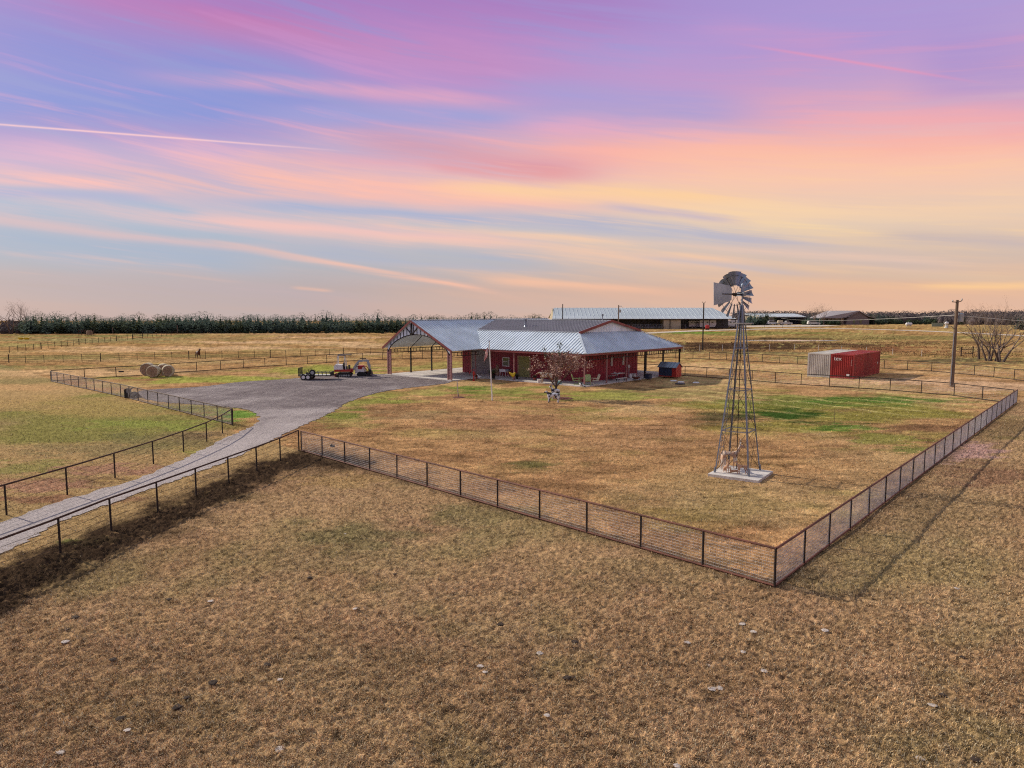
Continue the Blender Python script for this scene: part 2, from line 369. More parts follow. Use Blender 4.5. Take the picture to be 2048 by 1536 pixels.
road_px = [(-260, 1128), (-120, 1084), (0, 1048), (103, 1009), (187, 984), (281, 956), (359, 923), (416, 894), (478, 865), (509, 850), (517, 834), (497, 821), (462, 815),
           (390, 809), (312, 803), (272, 790), (281, 782), (312, 779), (406, 773), (484, 764), (562, 759), (612, 755), (680, 750), (730, 748.5), (776, 749), (835, 755), (897, 760),
           (897, 766), (860, 771), (800, 778), (750, 787), (700, 803), (668, 822), (636, 838), (600, 853), (550, 878), (469, 915), (391, 947), (312, 975), (219, 1009),
           (125, 1044), (62, 1078), (0, 1106), (-120, 1150), (-260, 1205)]
ROAD = [G(*p) for p in road_px]
def refine(poly, step, amp):
    o = []; n = len(poly)
    for i in range(n):
        p0, p1, p2, p3 = poly[i - 1], poly[i], poly[(i + 1) % n], poly[(i + 2) % n]; k = max(1, int((p2 - p1).length / step))
        for j in range(k):
            s = j / k; q = .5 * ((2 * p1) + (p2 - p0) * s + (2 * p0 - 5 * p1 + 4 * p2 - p3) * s * s + (3 * p1 - p0 - 3 * p2 + p3) * s ** 3)
            q = q + Vector((random.uniform(-amp, amp), random.uniform(-amp, amp), 0)); o.append(q)
    return o
ROADR = refine(ROAD, .30, .13)
MUD = [G(-150, 1235), G(0, 1178), G(110, 1128), G(215, 1082), G(320, 1040), G(400, 1003), G(480, 963), G(560, 928), G(610, 915), G(700, 925)]
RAIL_SHADOW = [G(1715, 1213), G(1850, 1080), G(1960, 970), G(2060, 868)]  # course of the fence rail's cast shadow, its paint set to no strength
# albedo patches surveyed on the ground: centre px, half widths px, colour, strength
st = (.36, .24, .125)
PATCH = [
 # yard lawn (inside the fences)
 (1650, 835, 270, 50, (.21, .20, .05), .9), (1600, 805, 210, 16, (.13, .16, .04), .85), (1760, 800, 150, 12, (.075, .145, .03), .9),
 (1560, 832, 150, 14, (.04, .08, .018), 1.0), (1440, 838, 70, 14, (.08, .07, .035), .85), (1700, 856, 90, 8, (.07, .17, .03), .8),
 (1850, 855, 120, 10, (.12, .065, .04), .75), (1780, 880, 110, 16, (.18, .21, .05), .7), (1810, 900, 50, 8, (.08, .13, .03), .7), (1700, 820, 60, 6, (.19, .12, .06), .6),
 (1080, 930, 75, 14, (.13, .13, .05), .8), (1380, 790, 120, 10, (.22, .19, .07), .5), (1180, 820, 60, 7, (.24, .25, .07), .5),
 (1020, 785, 130, 14, (.17, .21, .05), .8), (940, 777, 60, 6, (.09, .16, .03), .8), (1200, 790, 150, 12, (.22, .25, .06), .8), (760, 800, 90, 14, (.22, .25, .06), .8), (680, 830, 60, 14, (.14, .19, .04), .8),
 (860, 785, 60, 8, (.26, .25, .08), .7), (700, 845, 80, 12, (.25, .24, .08), .6), (1010, 850, 160, 30, (.33, .19, .11), .55), (1300, 870, 160, 40, (.33, .20, .11), .5),
 (1330, 785, 140, 14, (.17, .15, .07), .5), (1000, 870, 120, 12, (.38, .27, .13), .5), (1380, 970, 150, 30, (.32, .23, .11), .5), (1600, 960, 180, 20, (.25, .17, .09), .5),
 (1480, 1010, 120, 30, (.27, .21, .09), .5), (850, 830, 120, 12, (.30, .22, .12), .5), (1300, 1000, 120, 30, (.30, .22, .12), .4),
 # green wedge by the gravel
 (470, 832, 60, 16, (.14, .24, .05), 1.0), (400, 822, 70, 10, (.13, .26, .05), .8), (560, 935, 0.1, 0.1, st, 0),
 # left pasture
 (200, 860, 300, 70, (.20, .19, .065), 1.0), (180, 810, 260, 20, (.33, .24, .10), .6), (300, 850, 150, 12, (.20, .24, .06), .7), (330, 880, 160, 16, (.13, .13, .06), .6),
 (60, 935, 120, 16, (.18, .20, .06), .6), (200, 900, 200, 14, (.15, .14, .07), .5), (80, 970, 120, 14, (.30, .17, .12), .8), (230, 940, 140, 12, (.30, .17, .12), .8), (120, 1000, 160, 12, (.22, .11, .075), .7),
 (230, 960, 150, 8, (.12, .07, .05), .5), (400, 870, 60, 8, (.10, .075, .05), .6), (180, 1085, 70, 10, (.15, .24, .05), .7), (420, 950, 60, 8, (.34, .24, .14), .5),
 (420, 905, 60, 10, (.28, .28, .08), .7), (300, 960, 130, 8, (.38, .27, .11), .6), (60, 775, 120, 8, (.40, .26, .13), .7),
 # back yard lawn left of the carport
 (420, 760, 200, 10, (.26, .27, .07), 1.0), (640, 742, 160, 10, (.26, .27, .07), 1.0), (870, 735, 90, 10, (.28, .27, .09), .7), (250, 770, 80, 8, (.36, .28, .13), .6), (300, 742, 200, 5, (.26, .19, .12), .6),
 # far left field
 (150, 745, 260, 7, (.50, .34, .19), .9), (350, 722, 300, 4, (.40, .28, .16), .6), (380, 697, 300, 5, (.56, .38, .25), .85), (560, 685, 220, 4, (.58, .40, .27), .8), (150, 703, 150, 3, (.55, .37, .22), .8), (250, 672, 300, 2.5, (.20, .20, .085), .85), (60, 733, 200, 3, (.20, .19, .08), .7),
 (660, 675, 140, 2.5, (.55, .38, .26), .8), (720, 692, 90, 4, (.56, .40, .27), .7), (200, 680, 240, 5, (.25, .23, .12), .8), (60, 690, 90, 4, (.30, .27, .12), .7), (500, 668, 200, 2, (.45, .30, .2), .6),
 (420, 711, 260, 4, (.22, .18, .085), .7), (700, 708, 90, 3, (.5, .35, .22), .7), (600, 700, 120, 3, (.30, .25, .11), .6), (100, 715, 140, 5, (.22, .20, .09), .7), (450, 677, 160, 2, (.26, .20, .11), .7),
 # right of the house
 (1420, 733, 200, 8, (.52, .35, .20), .9), (1700, 765, 160, 10, (.48, .32, .19), .9), (1850, 765, 150, 10, (.48, .33, .21), .9), (1980, 775, 110, 14, (.44, .30, .19), .9), (1640, 735, 130, 6, (.46, .31, .18), .8), (1900, 745, 150, 5, (.44, .30, .17), .8),
 (1740, 775, 110, 7, (.24, .20, .10), .5), (1500, 765, 130, 5, (.36, .27, .15), .6),
 (1500, 668, 240, 6, (.20, .19, .07), .95), (1780, 675, 220, 6, (.21, .18, .08), .9), (1900, 686, 160, 4, (.13, .085, .05), .8), (1390, 665, 60, 2.5, (.12, .24, .04), .8), (1950, 655, 120, 5, (.38, .28, .13), .7),
 (1500, 693, 230, 9, (.075, .045, .032), 1.0), (1560, 678, 130, 2.5, (.06, .045, .03), .9), (1760, 700, 120, 9, (.24, .115, .065), .9), (1720, 692, 90, 4, (.09, .05, .035), .7), (1850, 700, 60, 6, (.34, .19, .10), .7),
 (1740, 714, 160, 4, (.16, .15, .06), .8), (1930, 722, 120, 7, (.12, .10, .06), .9), (1990, 700, 90, 8, (.30, .20, .13), .7), (1560, 706, 200, 3, (.10, .10, .06), .7), (1640, 716, 90, 2, (.14, .12, .06), .6),
 (1850, 650, 160, 3, (.42, .28, .14), .8), (2020, 735, 80, 5, (.40, .28, .13), .8),
 # front pasture
 (1950, 900, 70, 20, (.42, .27, .25), .8), (1880, 915, 60, 14, (.42, .28, .25), .6), (1980, 950, 120, 22, (.17, .09, .065), .6), (2030, 860, 60, 30, (.16, .12, .06), .6), (1840, 1000, 90, 25, (.16, .11, .07), .45),
 (720, 1075, 120, 35, (.15, .135, .065), .65), (950, 1040, 140, 30, (.19, .17, .08), .5), (680, 960, 120, 20, (.30, .21, .09), .5), (620, 930, 90, 18, (.11, .075, .045), .6), (1900, 1040, 120, 50, (.20, .15, .08), .4),
 (1600, 1150, 60, 16, (.10, .075, .05), .6), (1700, 1190, 80, 12, (.13, .095, .06), .5), (700, 1340, 300, 80, (.20, .15, .08), .3), (300, 1430, 260, 70, (.22, .165, .08), .35), (1300, 1150, 200, 40, (.20, .16, .08), .35),
]
PW = []
for i, (cx, cy, rx, ry, c, s_) in enumerate(PATCH):
    if s_ == 0: continue
    o = G(cx, cy); ax = (G(cx + rx, cy) - G(cx - rx, cy)) / 2; yb = max(cy - ry, 647); ay = (G(cx, yb) - G(cx, cy + ry)) / 2; o = (G(cx, yb) + G(cx, cy + ry)) / 2
    PW.append((o, ax.length, ay.x, ay.y, c, s_, i))
def region(X, Y):
    lawn = (side(X, Y, FA, FB) < 0) & (side(X, Y, FA, FC) > 0) & (Y > 15)
    d3 = (G(109, 1112) - FB).normalized(); q = FB + d3 * 60
    front = (side(X, Y, FA, FB) >= 0) & (side(X, Y, FB, q) > 0) & (Y < 60) | ((side(X, Y, FA, FC) <= 0) & (Y < 75))
    return lawn, front
def paint(X, Y):
    n1 = fbm(X / 2.2, Y / 2.2, 5, 1); n2 = fbm(X / .45, Y / .45, 4, 9); n3 = fbm(X / 9, Y / 9, 4, 17); n4 = fbm(X / 35, Y / 12, 4, 23); n5 = fbm(X / .14, Y / .14, 3, 31)
    lawn, front = region(X, Y)
    C = np.empty(X.shape + (3,)); far = sstep(60, 120, Y)
    base = np.array((.33, .235, .115)); olive = np.array((.20, .175, .08)); blond = np.array((.50, .36, .22)); brown = np.array((.20, .125, .07)); pink = np.array((.36, .23, .15))
    def mx(C, c, w_): return C * (1 - w_[..., None]) + np.asarray(c) * w_[..., None]
    C[...] = base
    C = mx(C, olive, sstep(.45, .65, n3) * .65); C = mx(C, blond, sstep(.5, .72, n4) * .6 * far); C = mx(C, brown, sstep(.5, .7, fbm(X / 18, Y / 6, 4, 41)) * .5 * far)
    fs = fbm(X / 26 + Y / 40, Y / 5, 5, 301)
    C = mx(C, (.15, .15, .075), far * sstep(.49, .58, fs) * .8); C = mx(C, (.60, .42, .32), far * sstep(.45, .36, fs) * .65); C = mx(C, (.21, .13, .08), far * sstep(.58, .72, fbm(X / 14, Y / 3, 4, 311)) * .55)
    lw = lawn.astype(float)
    C = mx(C, (.40, .245, .12), lw * .9); C = mx(C, (.25, .145, .075), lw * sstep(.46, .62, n1) * .7); C = mx(C, (.20, .12, .06), lw * sstep(.56, .72, fbm(X / 3, Y / 1.6, 5, 321)) * .6); C = mx(C, (.44, .33, .17), lw * sstep(.52, .70, n3) * .5); C = mx(C, (.27, .24, .085), lw * sstep(.58, .78, fbm(X / 5, Y / 3, 4, 61)) * .45)
    fw = front.astype(float)
    C = mx(C, (.33, .225, .125), fw * .9); C = mx(C, (.24, .15, .085), fw * sstep(.45, .68, fbm(X / 3.5, Y / 3.5, 5, 401)) * .5); C = mx(C, (.23, .19, .09), fw * sstep(.5, .7, fbm(X / 4, Y / 4, 4, 71)) * .6)
    C = mx(C, pink, fw * sstep(.5, .7, fbm(X / 1.5, Y / 1.5, 3, 77)) * .2)
    for o, rx, ayx, ayy, c, s_, i in PW:
        mdx = X - o.x; mdy = Y - o.y; v = mdy / ayy; u = (mdx - v * ayx) / rx
        m = (np.abs(u) < 1.7) & (np.abs(v) < 1.7)
        if not m.any(): continue
        um, vm = u[m], v[m]; Lr = max(.35, abs(ayy) * .3)
        e = fbm(X[m] / (Lr * 2.0) + i * 3.1, Y[m] / Lr + i * 1.7, 5, 5 + i % 20)
        q = np.sqrt(um * um + vm * vm) + (e - .5) * 2.0
        w_ = sstep(1.1, .45, q) * s_; C[m] = C[m] * (1 - w_[:, None]) + np.array(c) * w_[:, None]
    C = C * (1 - lw * .10)[..., None]
    # mud along the driveway fence
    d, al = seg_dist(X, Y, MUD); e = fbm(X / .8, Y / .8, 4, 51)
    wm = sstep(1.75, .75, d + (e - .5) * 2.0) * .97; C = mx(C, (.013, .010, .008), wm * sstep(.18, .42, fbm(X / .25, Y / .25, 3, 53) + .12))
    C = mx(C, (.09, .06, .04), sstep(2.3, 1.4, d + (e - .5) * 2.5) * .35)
    d, al = seg_dist(X, Y, RAIL_SHADOW); C = mx(C, (.06, .042, .03), sstep(.5, .05, d + (e - .5) * .5) * .0)
    # thatch and fence shadows painted into the ground colour, plus worn edges
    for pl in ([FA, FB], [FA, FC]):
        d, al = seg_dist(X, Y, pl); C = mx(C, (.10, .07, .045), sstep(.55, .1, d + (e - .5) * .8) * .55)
    # mown streaks in the green part of the yard
    uu = side(X, Y, G(1560, 790), G(1960, 836))
    gm = lw * sstep(40, 46, Y); C = mx(C, (.40, .36, .15), gm * sstep(.75, .95, np.sin(uu * 2.1 + n1 * 3)) * sstep(8, 18, X) * .55 * sstep(.4, .6, n3))
    C = C * (1 - .35 * lw * sstep(.55, .75, fbm(X / 1.2, Y / .5, 5, 501)))[..., None] * (1 + .30 * lw * sstep(.55, .72, fbm(X / 1.6, Y / .7, 5, 511)))[..., None]
    n6 = fbm(X / .085, Y / .075, 3, 201); gap = sstep(.50, .33, n6) * sstep(70, 30, Y)
    C = C * np.array((1.22, 1.13, 1.07)) * (.86 + .28 * n2)[..., None] * (1 - far[..., None] * np.array((.12, .10, .20))) * (.6 + .8 * n5)[..., None] * (1 - .42 * gap * np.where(fw > 0, 1, .55))[..., None]
    return C
def micro(X, Y):
    lawn, front = region(X, Y); near = sstep(75, 30, Y)
    d, al = seg_dist(X, Y, MUD)
    amp = np.where(front, .06, np.where(lawn, .035, .045)) * near + .06 * sstep(1.8, .4, d) * near
    r = 1.1 * (fbm(X / .09, Y / .085, 3, 101) - .5) + .25 * (fbm(X / .6, Y / .6, 3, 111) - .5)
    for pl in ([FA, FB], [FA, FC]):
        dd, _ = seg_dist(X, Y, pl); amp = amp * sstep(.05, .5, dd)
    h = amp * r * 1.6
    h = h + .10 * (fbm(X / 6, Y / 6, 3, 121) - .5) * sstep(60, 30, Y) * front
    inr = inside(X, Y, ROAD); dr, _ = seg_dist(X, Y, ROAD + [ROAD[0]])
    h = h * np.where(inr, 0, sstep(.0, 1.0, dr)) - np.where(inr, .03 * sstep(0, .5, dr), 0)
    hp = inside(X, Y, [HW(-26, -6), HW(1, -1), HW(1, 20), HW(-26, 20)]); h = np.where(hp, np.minimum(h, 0), h)
    return h
pyr = np.arange(1900, 642, -1.55); rows = [G(1024, float(p)).y for p in pyr]
rows = [-4000, -1500, -500, -150, -50, -20, -8, -2, 2, 5] + rows + [rows[-1] * k for k in (1.1, 1.3, 1.6, 2, 2.6, 3.5, 5, 8, 14)]
rows = np.array([r for r in rows]); ts = np.concatenate([[-40, -12, -5, -2.5, -1.6, -1.2], np.arange(-.93, .9301, .00178), [1.2, 1.6, 2.5, 5, 12, 40]])
YY, T_ = np.meshgrid(rows, ts, indexing='ij'); sc = np.where(YY > 8, YY, 8 + (8 - YY) * .5); XX = T_ * sc
ZZ = terrv(YY); fin = (YY > 8.5) & (YY < 110) & (np.abs(T_) < .94)
CC = np.zeros(XX.shape + (3,))
CC[...] = (.3, .22, .12)
vis = (YY > 8.5)
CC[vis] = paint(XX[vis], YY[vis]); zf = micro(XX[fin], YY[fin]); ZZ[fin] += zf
nr, nc = XX.shape; V = np.stack([XX, YY, ZZ], -1).reshape(-1, 3); ii = np.arange(nr * nc).reshape(nr, nc)
Q = np.stack([ii[:-1, :-1], ii[:-1, 1:], ii[1:, 1:], ii[1:, :-1]], -1).reshape(-1, 4)
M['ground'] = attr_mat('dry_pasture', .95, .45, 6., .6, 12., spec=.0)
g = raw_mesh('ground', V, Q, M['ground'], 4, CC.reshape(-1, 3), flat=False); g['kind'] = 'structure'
del V, Q, CC, ZZ, XX, YY

# gravel driveway
def gravel(name, c1, c2, c3):
    m = bpy.data.materials.new(name); m.use_nodes = True; t = m.node_tree; b = t.nodes['Principled BSDF']; g = t.nodes.new('ShaderNodeNewGeometry'); P = g.outputs['Position']
    big = noise(t, P, .16, 5, .6); mid = noise(t, P, 1.3, 5, .65); fine = noise(t, P, 16, 5, .75)
    mp = t.nodes.new('ShaderNodeMapping'); mp.inputs['Rotation'].default_value = (0, 0, math.radians(12)); mp.inputs['Scale'].default_value = (1.3, .10, 1); t.links.new(P, mp.inputs[0])
    tr = noise(t, mp.outputs[0], 1.2, 4, .6)
    sy_ = t.nodes.new('ShaderNodeSeparateXYZ'); t.links.new(P, sy_.inputs[0]); dk = E(t, sy_.outputs[1])
    c = mixc(t, ((big - .5) * 1.2 + tr * .35 + dk.step(34, 60) * .55).step(.15, .85), c1, c2); c = mixc(t, mid.step(.5, .75) * .6, c, c3)
    c = mixc(t, 1.0, c, comb(t, *[(fine - .5) * 1.5 + (noise(t, P, 5, 4, .7) - .5) * .9 + 1.0] * 3), 'MULTIPLY'); t.links.new(c, b.inputs['Base Color']); b.inputs['Roughness'].default_value = .95; b.inputs['Specular IOR Level'].default_value = .15
    bp = t.nodes.new('ShaderNodeBump'); bp.inputs['Strength'].default_value = 1; bp.inputs['Distance'].default_value = .08; t.links.new(noise(t, P, 22, 4, .8).k, bp.inputs['Height']); t.links.new(bp.outputs[0], b.inputs['Normal'])
    return m
M['gravel'] = gravel('crushed_gravel', (.47, .41, .40), (.15, .12, .125), (.42, .365, .345))
M['farroad'] = gravel('pale_caliche', (.62, .54, .45), (.55, .46, .37), (.6, .5, .42))
def sheet(name, pts, m, z):
    pts = [Vector((p.x, p.y, p.z + z)) for p in pts]; b = MB(); b.add(pts, [tuple(t_) for t_ in tessellate_polygon([pts])]); o = b.build(name, m); o['kind'] = 'structure'; return o
# driveway as a fine sheet so that its surface is real, gently rutted stone
sheet('driveway', ROADR, M['gravel'], .022)
def ribbon(name, px, wid, m, z=.05):
    P = [G(*p) for p in px]; b = MB(); vs = []
    for i, p in enumerate(P):
        d = (P[min(i + 1, len(P) - 1)] - P[max(i - 1, 0)]); d.z = 0; d.normalize(); n = Vector((-d.y, d.x, 0)); ww = wid[i] if isinstance(wid, list) else wid
        for k in (-1, 0, 1):
            q = p + n * ww * k / 2; q.z = terr(q.y) + z; vs.append(q)
    n = len(P); b.add(vs, [(3 * i + k, 3 * i + k + 1, 3 * i + k + 4, 3 * i + k + 3) for i in range(n - 1) for k in (0, 1)]); o = b.build(name, m); o['kind'] = 'structure'; return o
ribbon('gravel_road', [(1240, 669), (1330, 664.5), (1400, 661.5), (1490, 659), (1580, 656.8), (1680, 657.3), (1760, 659.2), (1840, 661.8), (1903, 664.6), (1975, 668), (2048, 671.7), (2200, 680)], 5.5, M['farroad'])
sheet('gravel_yard', [G(*p) for p in ((1485, 651.3), (1560, 650), (1640, 650), (1682, 652.0), (1640, 653.2), (1560, 654.2), (1490, 654.6))], M['farroad'], .09)
wm = bpy.data.materials.new('pond_water'); wm.use_nodes = True; b_ = wm.node_tree.nodes['Principled BSDF']; b_.inputs['Base Color'].default_value = (.25, .27, .3, 1); b_.inputs['Roughness'].default_value = .04; b_.inputs['Specular IOR Level'].default_value = 1
nb = wm.node_tree.nodes.new('ShaderNodeBump'); nb.inputs['Strength'].default_value = .05; wm.node_tree.links.new(noise(wm.node_tree, None, 60, 3).k, nb.inputs['Height']); wm.node_tree.links.new(nb.outputs[0], b_.inputs['Normal'])
sheet('pond_water', refine([G(*p) for p in ((1484, 680.6), (1560, 680.2), (1640, 680.6), (1684, 681.8), (1640, 682.6), (1560, 682.9), (1500, 682.6))], 4, .15), wm, .06)

# ------------------------------------------------------------------ grass blades (uncountable)
def blades(name, n, y0, y1, hl, wl, tintf, keep, pw=1.0, bend=1.0, cl=None):
    u = rng.random(n); Y = 1 / (1 / y0 + (1 / y1 - 1 / y0) * u ** pw); X = Y * rng.uniform(-.80, .80, n)
    if cl is not None:       # tussocks: pull blades to clump centres
        k = rng.random(n) < .6; cs = .32; jx = np.floor(X / cs); jy = np.floor(Y / cs); hx = TT[jx.astype(int) & 511, jy.astype(int) & 511]; hy = TT[jy.astype(int) & 511, jx.astype(int) & 511]
        X = np.where(k, (jx + hx) * cs + rng.normal(0, .07, n), X); Y = np.where(k, (jy + hy) * cs + rng.normal(0, .07, n), Y)
    m = keep(X, Y); X, Y = X[m], Y[m]; n = len(X); Z = micro(X, Y) if y0 < 100 else terrv(Y)
    C = paint(X, Y); C = tintf(C, X, Y) if tintf else C
    th = rng.uniform(0, 2 * math.pi, n); ph = rng.uniform(.25, 1.25, n) * bend; Lh = hl * rng.uniform(.5, 1.3, n); Wd = wl * rng.uniform(.6, 1.4, n) * np.maximum(1, Y / 22)
    dx, dy = np.cos(th), np.sin(th); wx, wy = -dy, dx
    hor = np.sin(ph) * Lh; ver = np.cos(ph) * Lh
    P = np.empty((n, 5, 3)); Z = Z - .008
    P[:, 0] = np.stack([X - wx * Wd / 2, Y - wy * Wd / 2, Z], -1); P[:, 1] = np.stack([X + wx * Wd / 2, Y + wy * Wd / 2, Z], -1)
    mxp, myp, mz = X + dx * hor * .45, Y + dy * hor * .45, Z + ver * .7
    P[:, 2] = np.stack([mxp + wx * Wd * .4, myp + wy * Wd * .4, mz], -1); P[:, 3] = np.stack([mxp - wx * Wd * .4, myp - wy * Wd * .4, mz], -1)
    P[:, 4] = np.stack([X + dx * hor + wx * .01 * rng.normal(size=n), Y + dy * hor, Z + ver * .85], -1)
    i = np.arange(n)[:, None] * 5
    T3 = np.concatenate([i + [0, 1, 2], i + [0, 2, 3], i + [3, 2, 4]], 0)
    cc = np.repeat(C[:, None], 5, 1); cc[:, 4] *= 1.1
    o = raw_mesh(name, P.reshape(-1, 3), T3, M['blade'], 3, cc.reshape(-1, 3)); o['kind'] = 'stuff'; return o
M['blade'] = attr_mat('grass_blade', .9, .2, 3., spec=.06)
def off_road(X, Y):
    dm, _ = seg_dist(X, Y, MUD); dr, _ = seg_dist(X, Y, ROAD + [ROAD[0]]); return ((dm > 1.5) | ((rng.random(len(X)) < .8) & (fbm(X / .5, Y / .5, 4, 601) > .56)) | (rng.random(len(X)) < .3 * (dm > 1.1))) & (~inside(X, Y, ROAD) | (dr < .5 * fbm(X / .8, Y / .8, 3, 88))) & ~inside(X, Y, [HW(-26, -6), HW(1, -1), HW(1, 20), HW(-26, 20)])
def tintF(C, X, Y):
    n = len(X); r = rng.random(n)[:, None]; k = rng.uniform(.45, 2.1, n)[:, None]
    C = C * k; s_ = (r > .84) & (C.mean(1, keepdims=True) > .09); return np.where(s_, np.array((.55, .45, .30)) * rng.uniform(.7, 1.1, n)[:, None], C)
gf = blades('dry_grass', 640000, 9.2, 60, .08, .0095, tintF, lambda X, Y: off_road(X, Y), pw=.85, bend=1.15, cl=True)
def weedtint(C, X, Y):
    n = len(X); pal = np.array([(.10, .055, .035), (.05, .035, .025), (.20, .12, .07), (.10, .10, .045), (.30, .20, .12)])
    return C * .75 + .6 * pal[rng.integers(0, 5, n)] * .55 * rng.uniform(.6, 1.4, n)[:, None]
BANK = [G(*p) for p in ((1240, 700), (1300, 683), (1400, 683.5), (1490, 685), (1680, 685), (1700, 680), (1800, 679), (1900, 684), (1990, 694), (2060, 700), (2060, 716), (1900, 716), (1760, 708), (1560, 703), (1400, 703), (1240, 705))]
BANK2 = [G(*p) for p in ((1300, 678), (1400, 676.5), (1500, 677.5), (1680, 678), (1740, 672), (1800, 673), (1790, 679), (1700, 680), (1500, 679.7), (1300, 681))]
blades('bank_weeds', 40000, 100, 215, .24, .02, weedtint, lambda X, Y: (inside(X, Y, BANK) | inside(X, Y, BANK2)) & (fbm(X / 6, Y / 6, 4, 5) > .40), pw=1.0, bend=.7)
# ------------------------------------------------------------------ fences
def fence(name, label, cat, pts, sp, hgt, pr, rails, cables, mesh, mp, mr, group=None, mw=None, skip=None, big=0, top_r=None, lean=.01):
    base = pts[0].copy(); root = thing(name, label, cat, base, 0, group)
    L_ = [0]
    for p, q in zip(pts[:-1], pts[1:]): L_.append(L_[-1] + (q - p).length)
    def at(s):
        s = min(max(s, 0), L_[-1])
        for i in range(len(pts) - 1):
            if s <= L_[i + 1] + 1e-6: return pts[i].lerp(pts[i + 1], (s - L_[i]) / (L_[i + 1] - L_[i]))
        return pts[-1].copy()
    n = min(99, max(1, round(L_[-1] / sp))); st_ = L_[-1] / n
    pm = None
    for k in range(n + 1):
        p = at(k * st_) - base; hh = hgt; r = pr
        if big and k % big == 0: r = pr * 1.8; hh = hgt * 1.06
        b = MB(); b.tube([(0, 0, -.1), (random.uniform(-lean, lean), random.uniform(-lean, lean), hh)], r, 7)
        b.tube([(0, 0, hh - .005), (0, 0, hh + r * .5)], [r * 1.15, r * .5], 7)
        o = b.build('post', mp, root, p)
    b = MB()
    for z_ in rails:
        for p, q in zip(pts[:-1], pts[1:]): b.tube([p - base + Vector((0, 0, z_)), q - base + Vector((0, 0, z_))], top_r or pr, 7)
    if rails: b.build('rail', mr, root)
    if cables:
        b = MB()
        for z_ in cables:
            for k in range(n):
                p, q = at(k * st_) - base, at((k + 1) * st_) - base; m_ = (p + q) / 2 + Vector((0, 0, z_ - random.uniform(.005, .03)))
                b.tube([p + Vector((0, 0, z_)), m_, q + Vector((0, 0, z_))], mw or .006, 4, False)
        b.build('cable', M['cable'], root)
    if mesh:
        dx, dz, wr = mesh; b = MB(); top = rails[0] - .03; s = 0
        while s < L_[-1]:
            p = at(s) - base; b.tube([p + Vector((0, 0, .03)), p + Vector((0, 0, top))], wr, 3, False); s += dx
        z_ = .04
        while z_ < top:
            for p, q in zip(pts[:-1], pts[1:]): b.tube([p - base + Vector((0, 0, z_)), q - base + Vector((0, 0, z_))], wr, 3, False)
            z_ += dz
        b.build('wire_mesh', M['wire'], root)
    return root
FH = 1.08
d2 = (FC - FA).normalized()
fence('mesh_fence', 'rusty pipe fence with wire mesh along the near side of the yard', 'fence', [FB, FA], 2.14, FH, .033, [FH, .05], [], (.055, .09, .0035), M['rustdark'], M['rustred'])
fence('mesh_fence', 'rusty pipe fence with wire mesh along the right side of the yard', 'fence', [FA, FC + d2 * 1.0], 2.25, FH, .033, [FH, .05], [], (.055, .09, .0045), M['rustdark'], M['rustred'])
fD = [G(603, 902) + Vector((-.12, -.05, 0)), G(557, 922.5), G(507, 944), G(451.6, 967), G(385, 994.7), G(308, 1026.6), G(215.6, 1064), G(109.4, 1112.5)]
dd = (fD[-1] - fD[-4]) / 3; fD += [fD[-1] + dd * .95, fD[-1] + dd * 1.9, fD[-1] + dd * 2.9]
fence('pipe_fence', 'dark pipe fence with thin cables on the near side of the gravel drive', 'fence', fD, 2.35, 1.12, .034, [1.12], [.9, .68, .46, .24], None, M['rustdark'], M['rust'])
fE = [G(466, 851.5), G(442, 869), G(414, 884), G(371, 903), G(315.6, 925), G(249.4, 949), G(172.8, 976.6), G(86, 1005.6)]
dd = (fE[-1] - fE[-2]); fE += [fE[-1] + dd, fE[-1] + dd * 2]
fence('pipe_fence', 'dark pipe fence with thin cables on the far side of the gravel drive', 'fence', fE, 2.75, 1.12, .034, [1.12], [.9, .68, .46, .24], None, M['rustdark'], M['rust'])
fF = [G(464, 850), G(339, 818), G(243, 793.5), G(102, 763)]
fence('mesh_fence', 'long dark pipe fence with wire mesh between the left pasture and the gravel yard', 'fence', fF, 2.2, FH, .034, [FH, .05], [], (.08, .10, .0045), M['rustdark'], M['rust'])
fG = [G(102, 763) + Vector((0, .12, 0)), G(189, 757), G(273, 752), G(350, 746), G(421, 741), G(549, 732), G(635.6, 727), G(713, 721.6), G(792, 718.6), G(875, 717), G(924, 716)]
fence('rail_fence', 'dark rail fence behind the hay bales, excavator and carport', 'fence', fG, 3.1, 1.15, .04, [1.15, .06], [], (.3, .3, .003), M['rustdark'], M['rustdark'])
fGR = [G(1180, 714.5), G(1309, 715), G(1387.5, 717.7), G(1444, 720.5), G(1503, 723), G(1566, 727), G(1597, 729), G(1780, 738), G(1865, 743), G(1954, 751), G(2048, 762), G(2180, 776)]
fence('rail_fence', 'dark rail fence behind the two shipping containers', 'fence', fGR, 2.75, 1.15, .038, [1.15, .06], [], (.3, .3, .003), M['rustdark'], M['rustdark'])
fH = [G(1250, 744), G(1397, 754), G(1481.6, 760), G(1574, 768), G(1671, 774.2), G(1782, 781.5), G(1904, 791.6), FC + Vector((-.1, .1, 0))]
fence('rail_fence', 'dark rail fence in front of the two shipping containers', 'fence', fH, 2.75, 1.12, .036, [1.12, .06], [], (.15, .15, .003), M['rustdark'], M['rustdark'])
fI = [G(-160, 727), G(0, 726), G(61.5, 726), G(190, 723.5), G(316.7, 719), G(442, 716.7), G(560, 714.5), G(690, 710), G(860, 704), G(960, 701)]
fence('wire_fence', 'wire fence on thin posts behind the brown horse', 'fence', fI, 2.4, 1.15, .035, [], [1.05, .8, .5, .2], None, M['rustdark'], M['rustdark'], big=5, mw=.014)
fJ = [G(-60, 710), G(18.6, 706), G(90, 697.5), G(161, 689), G(265, 679)]
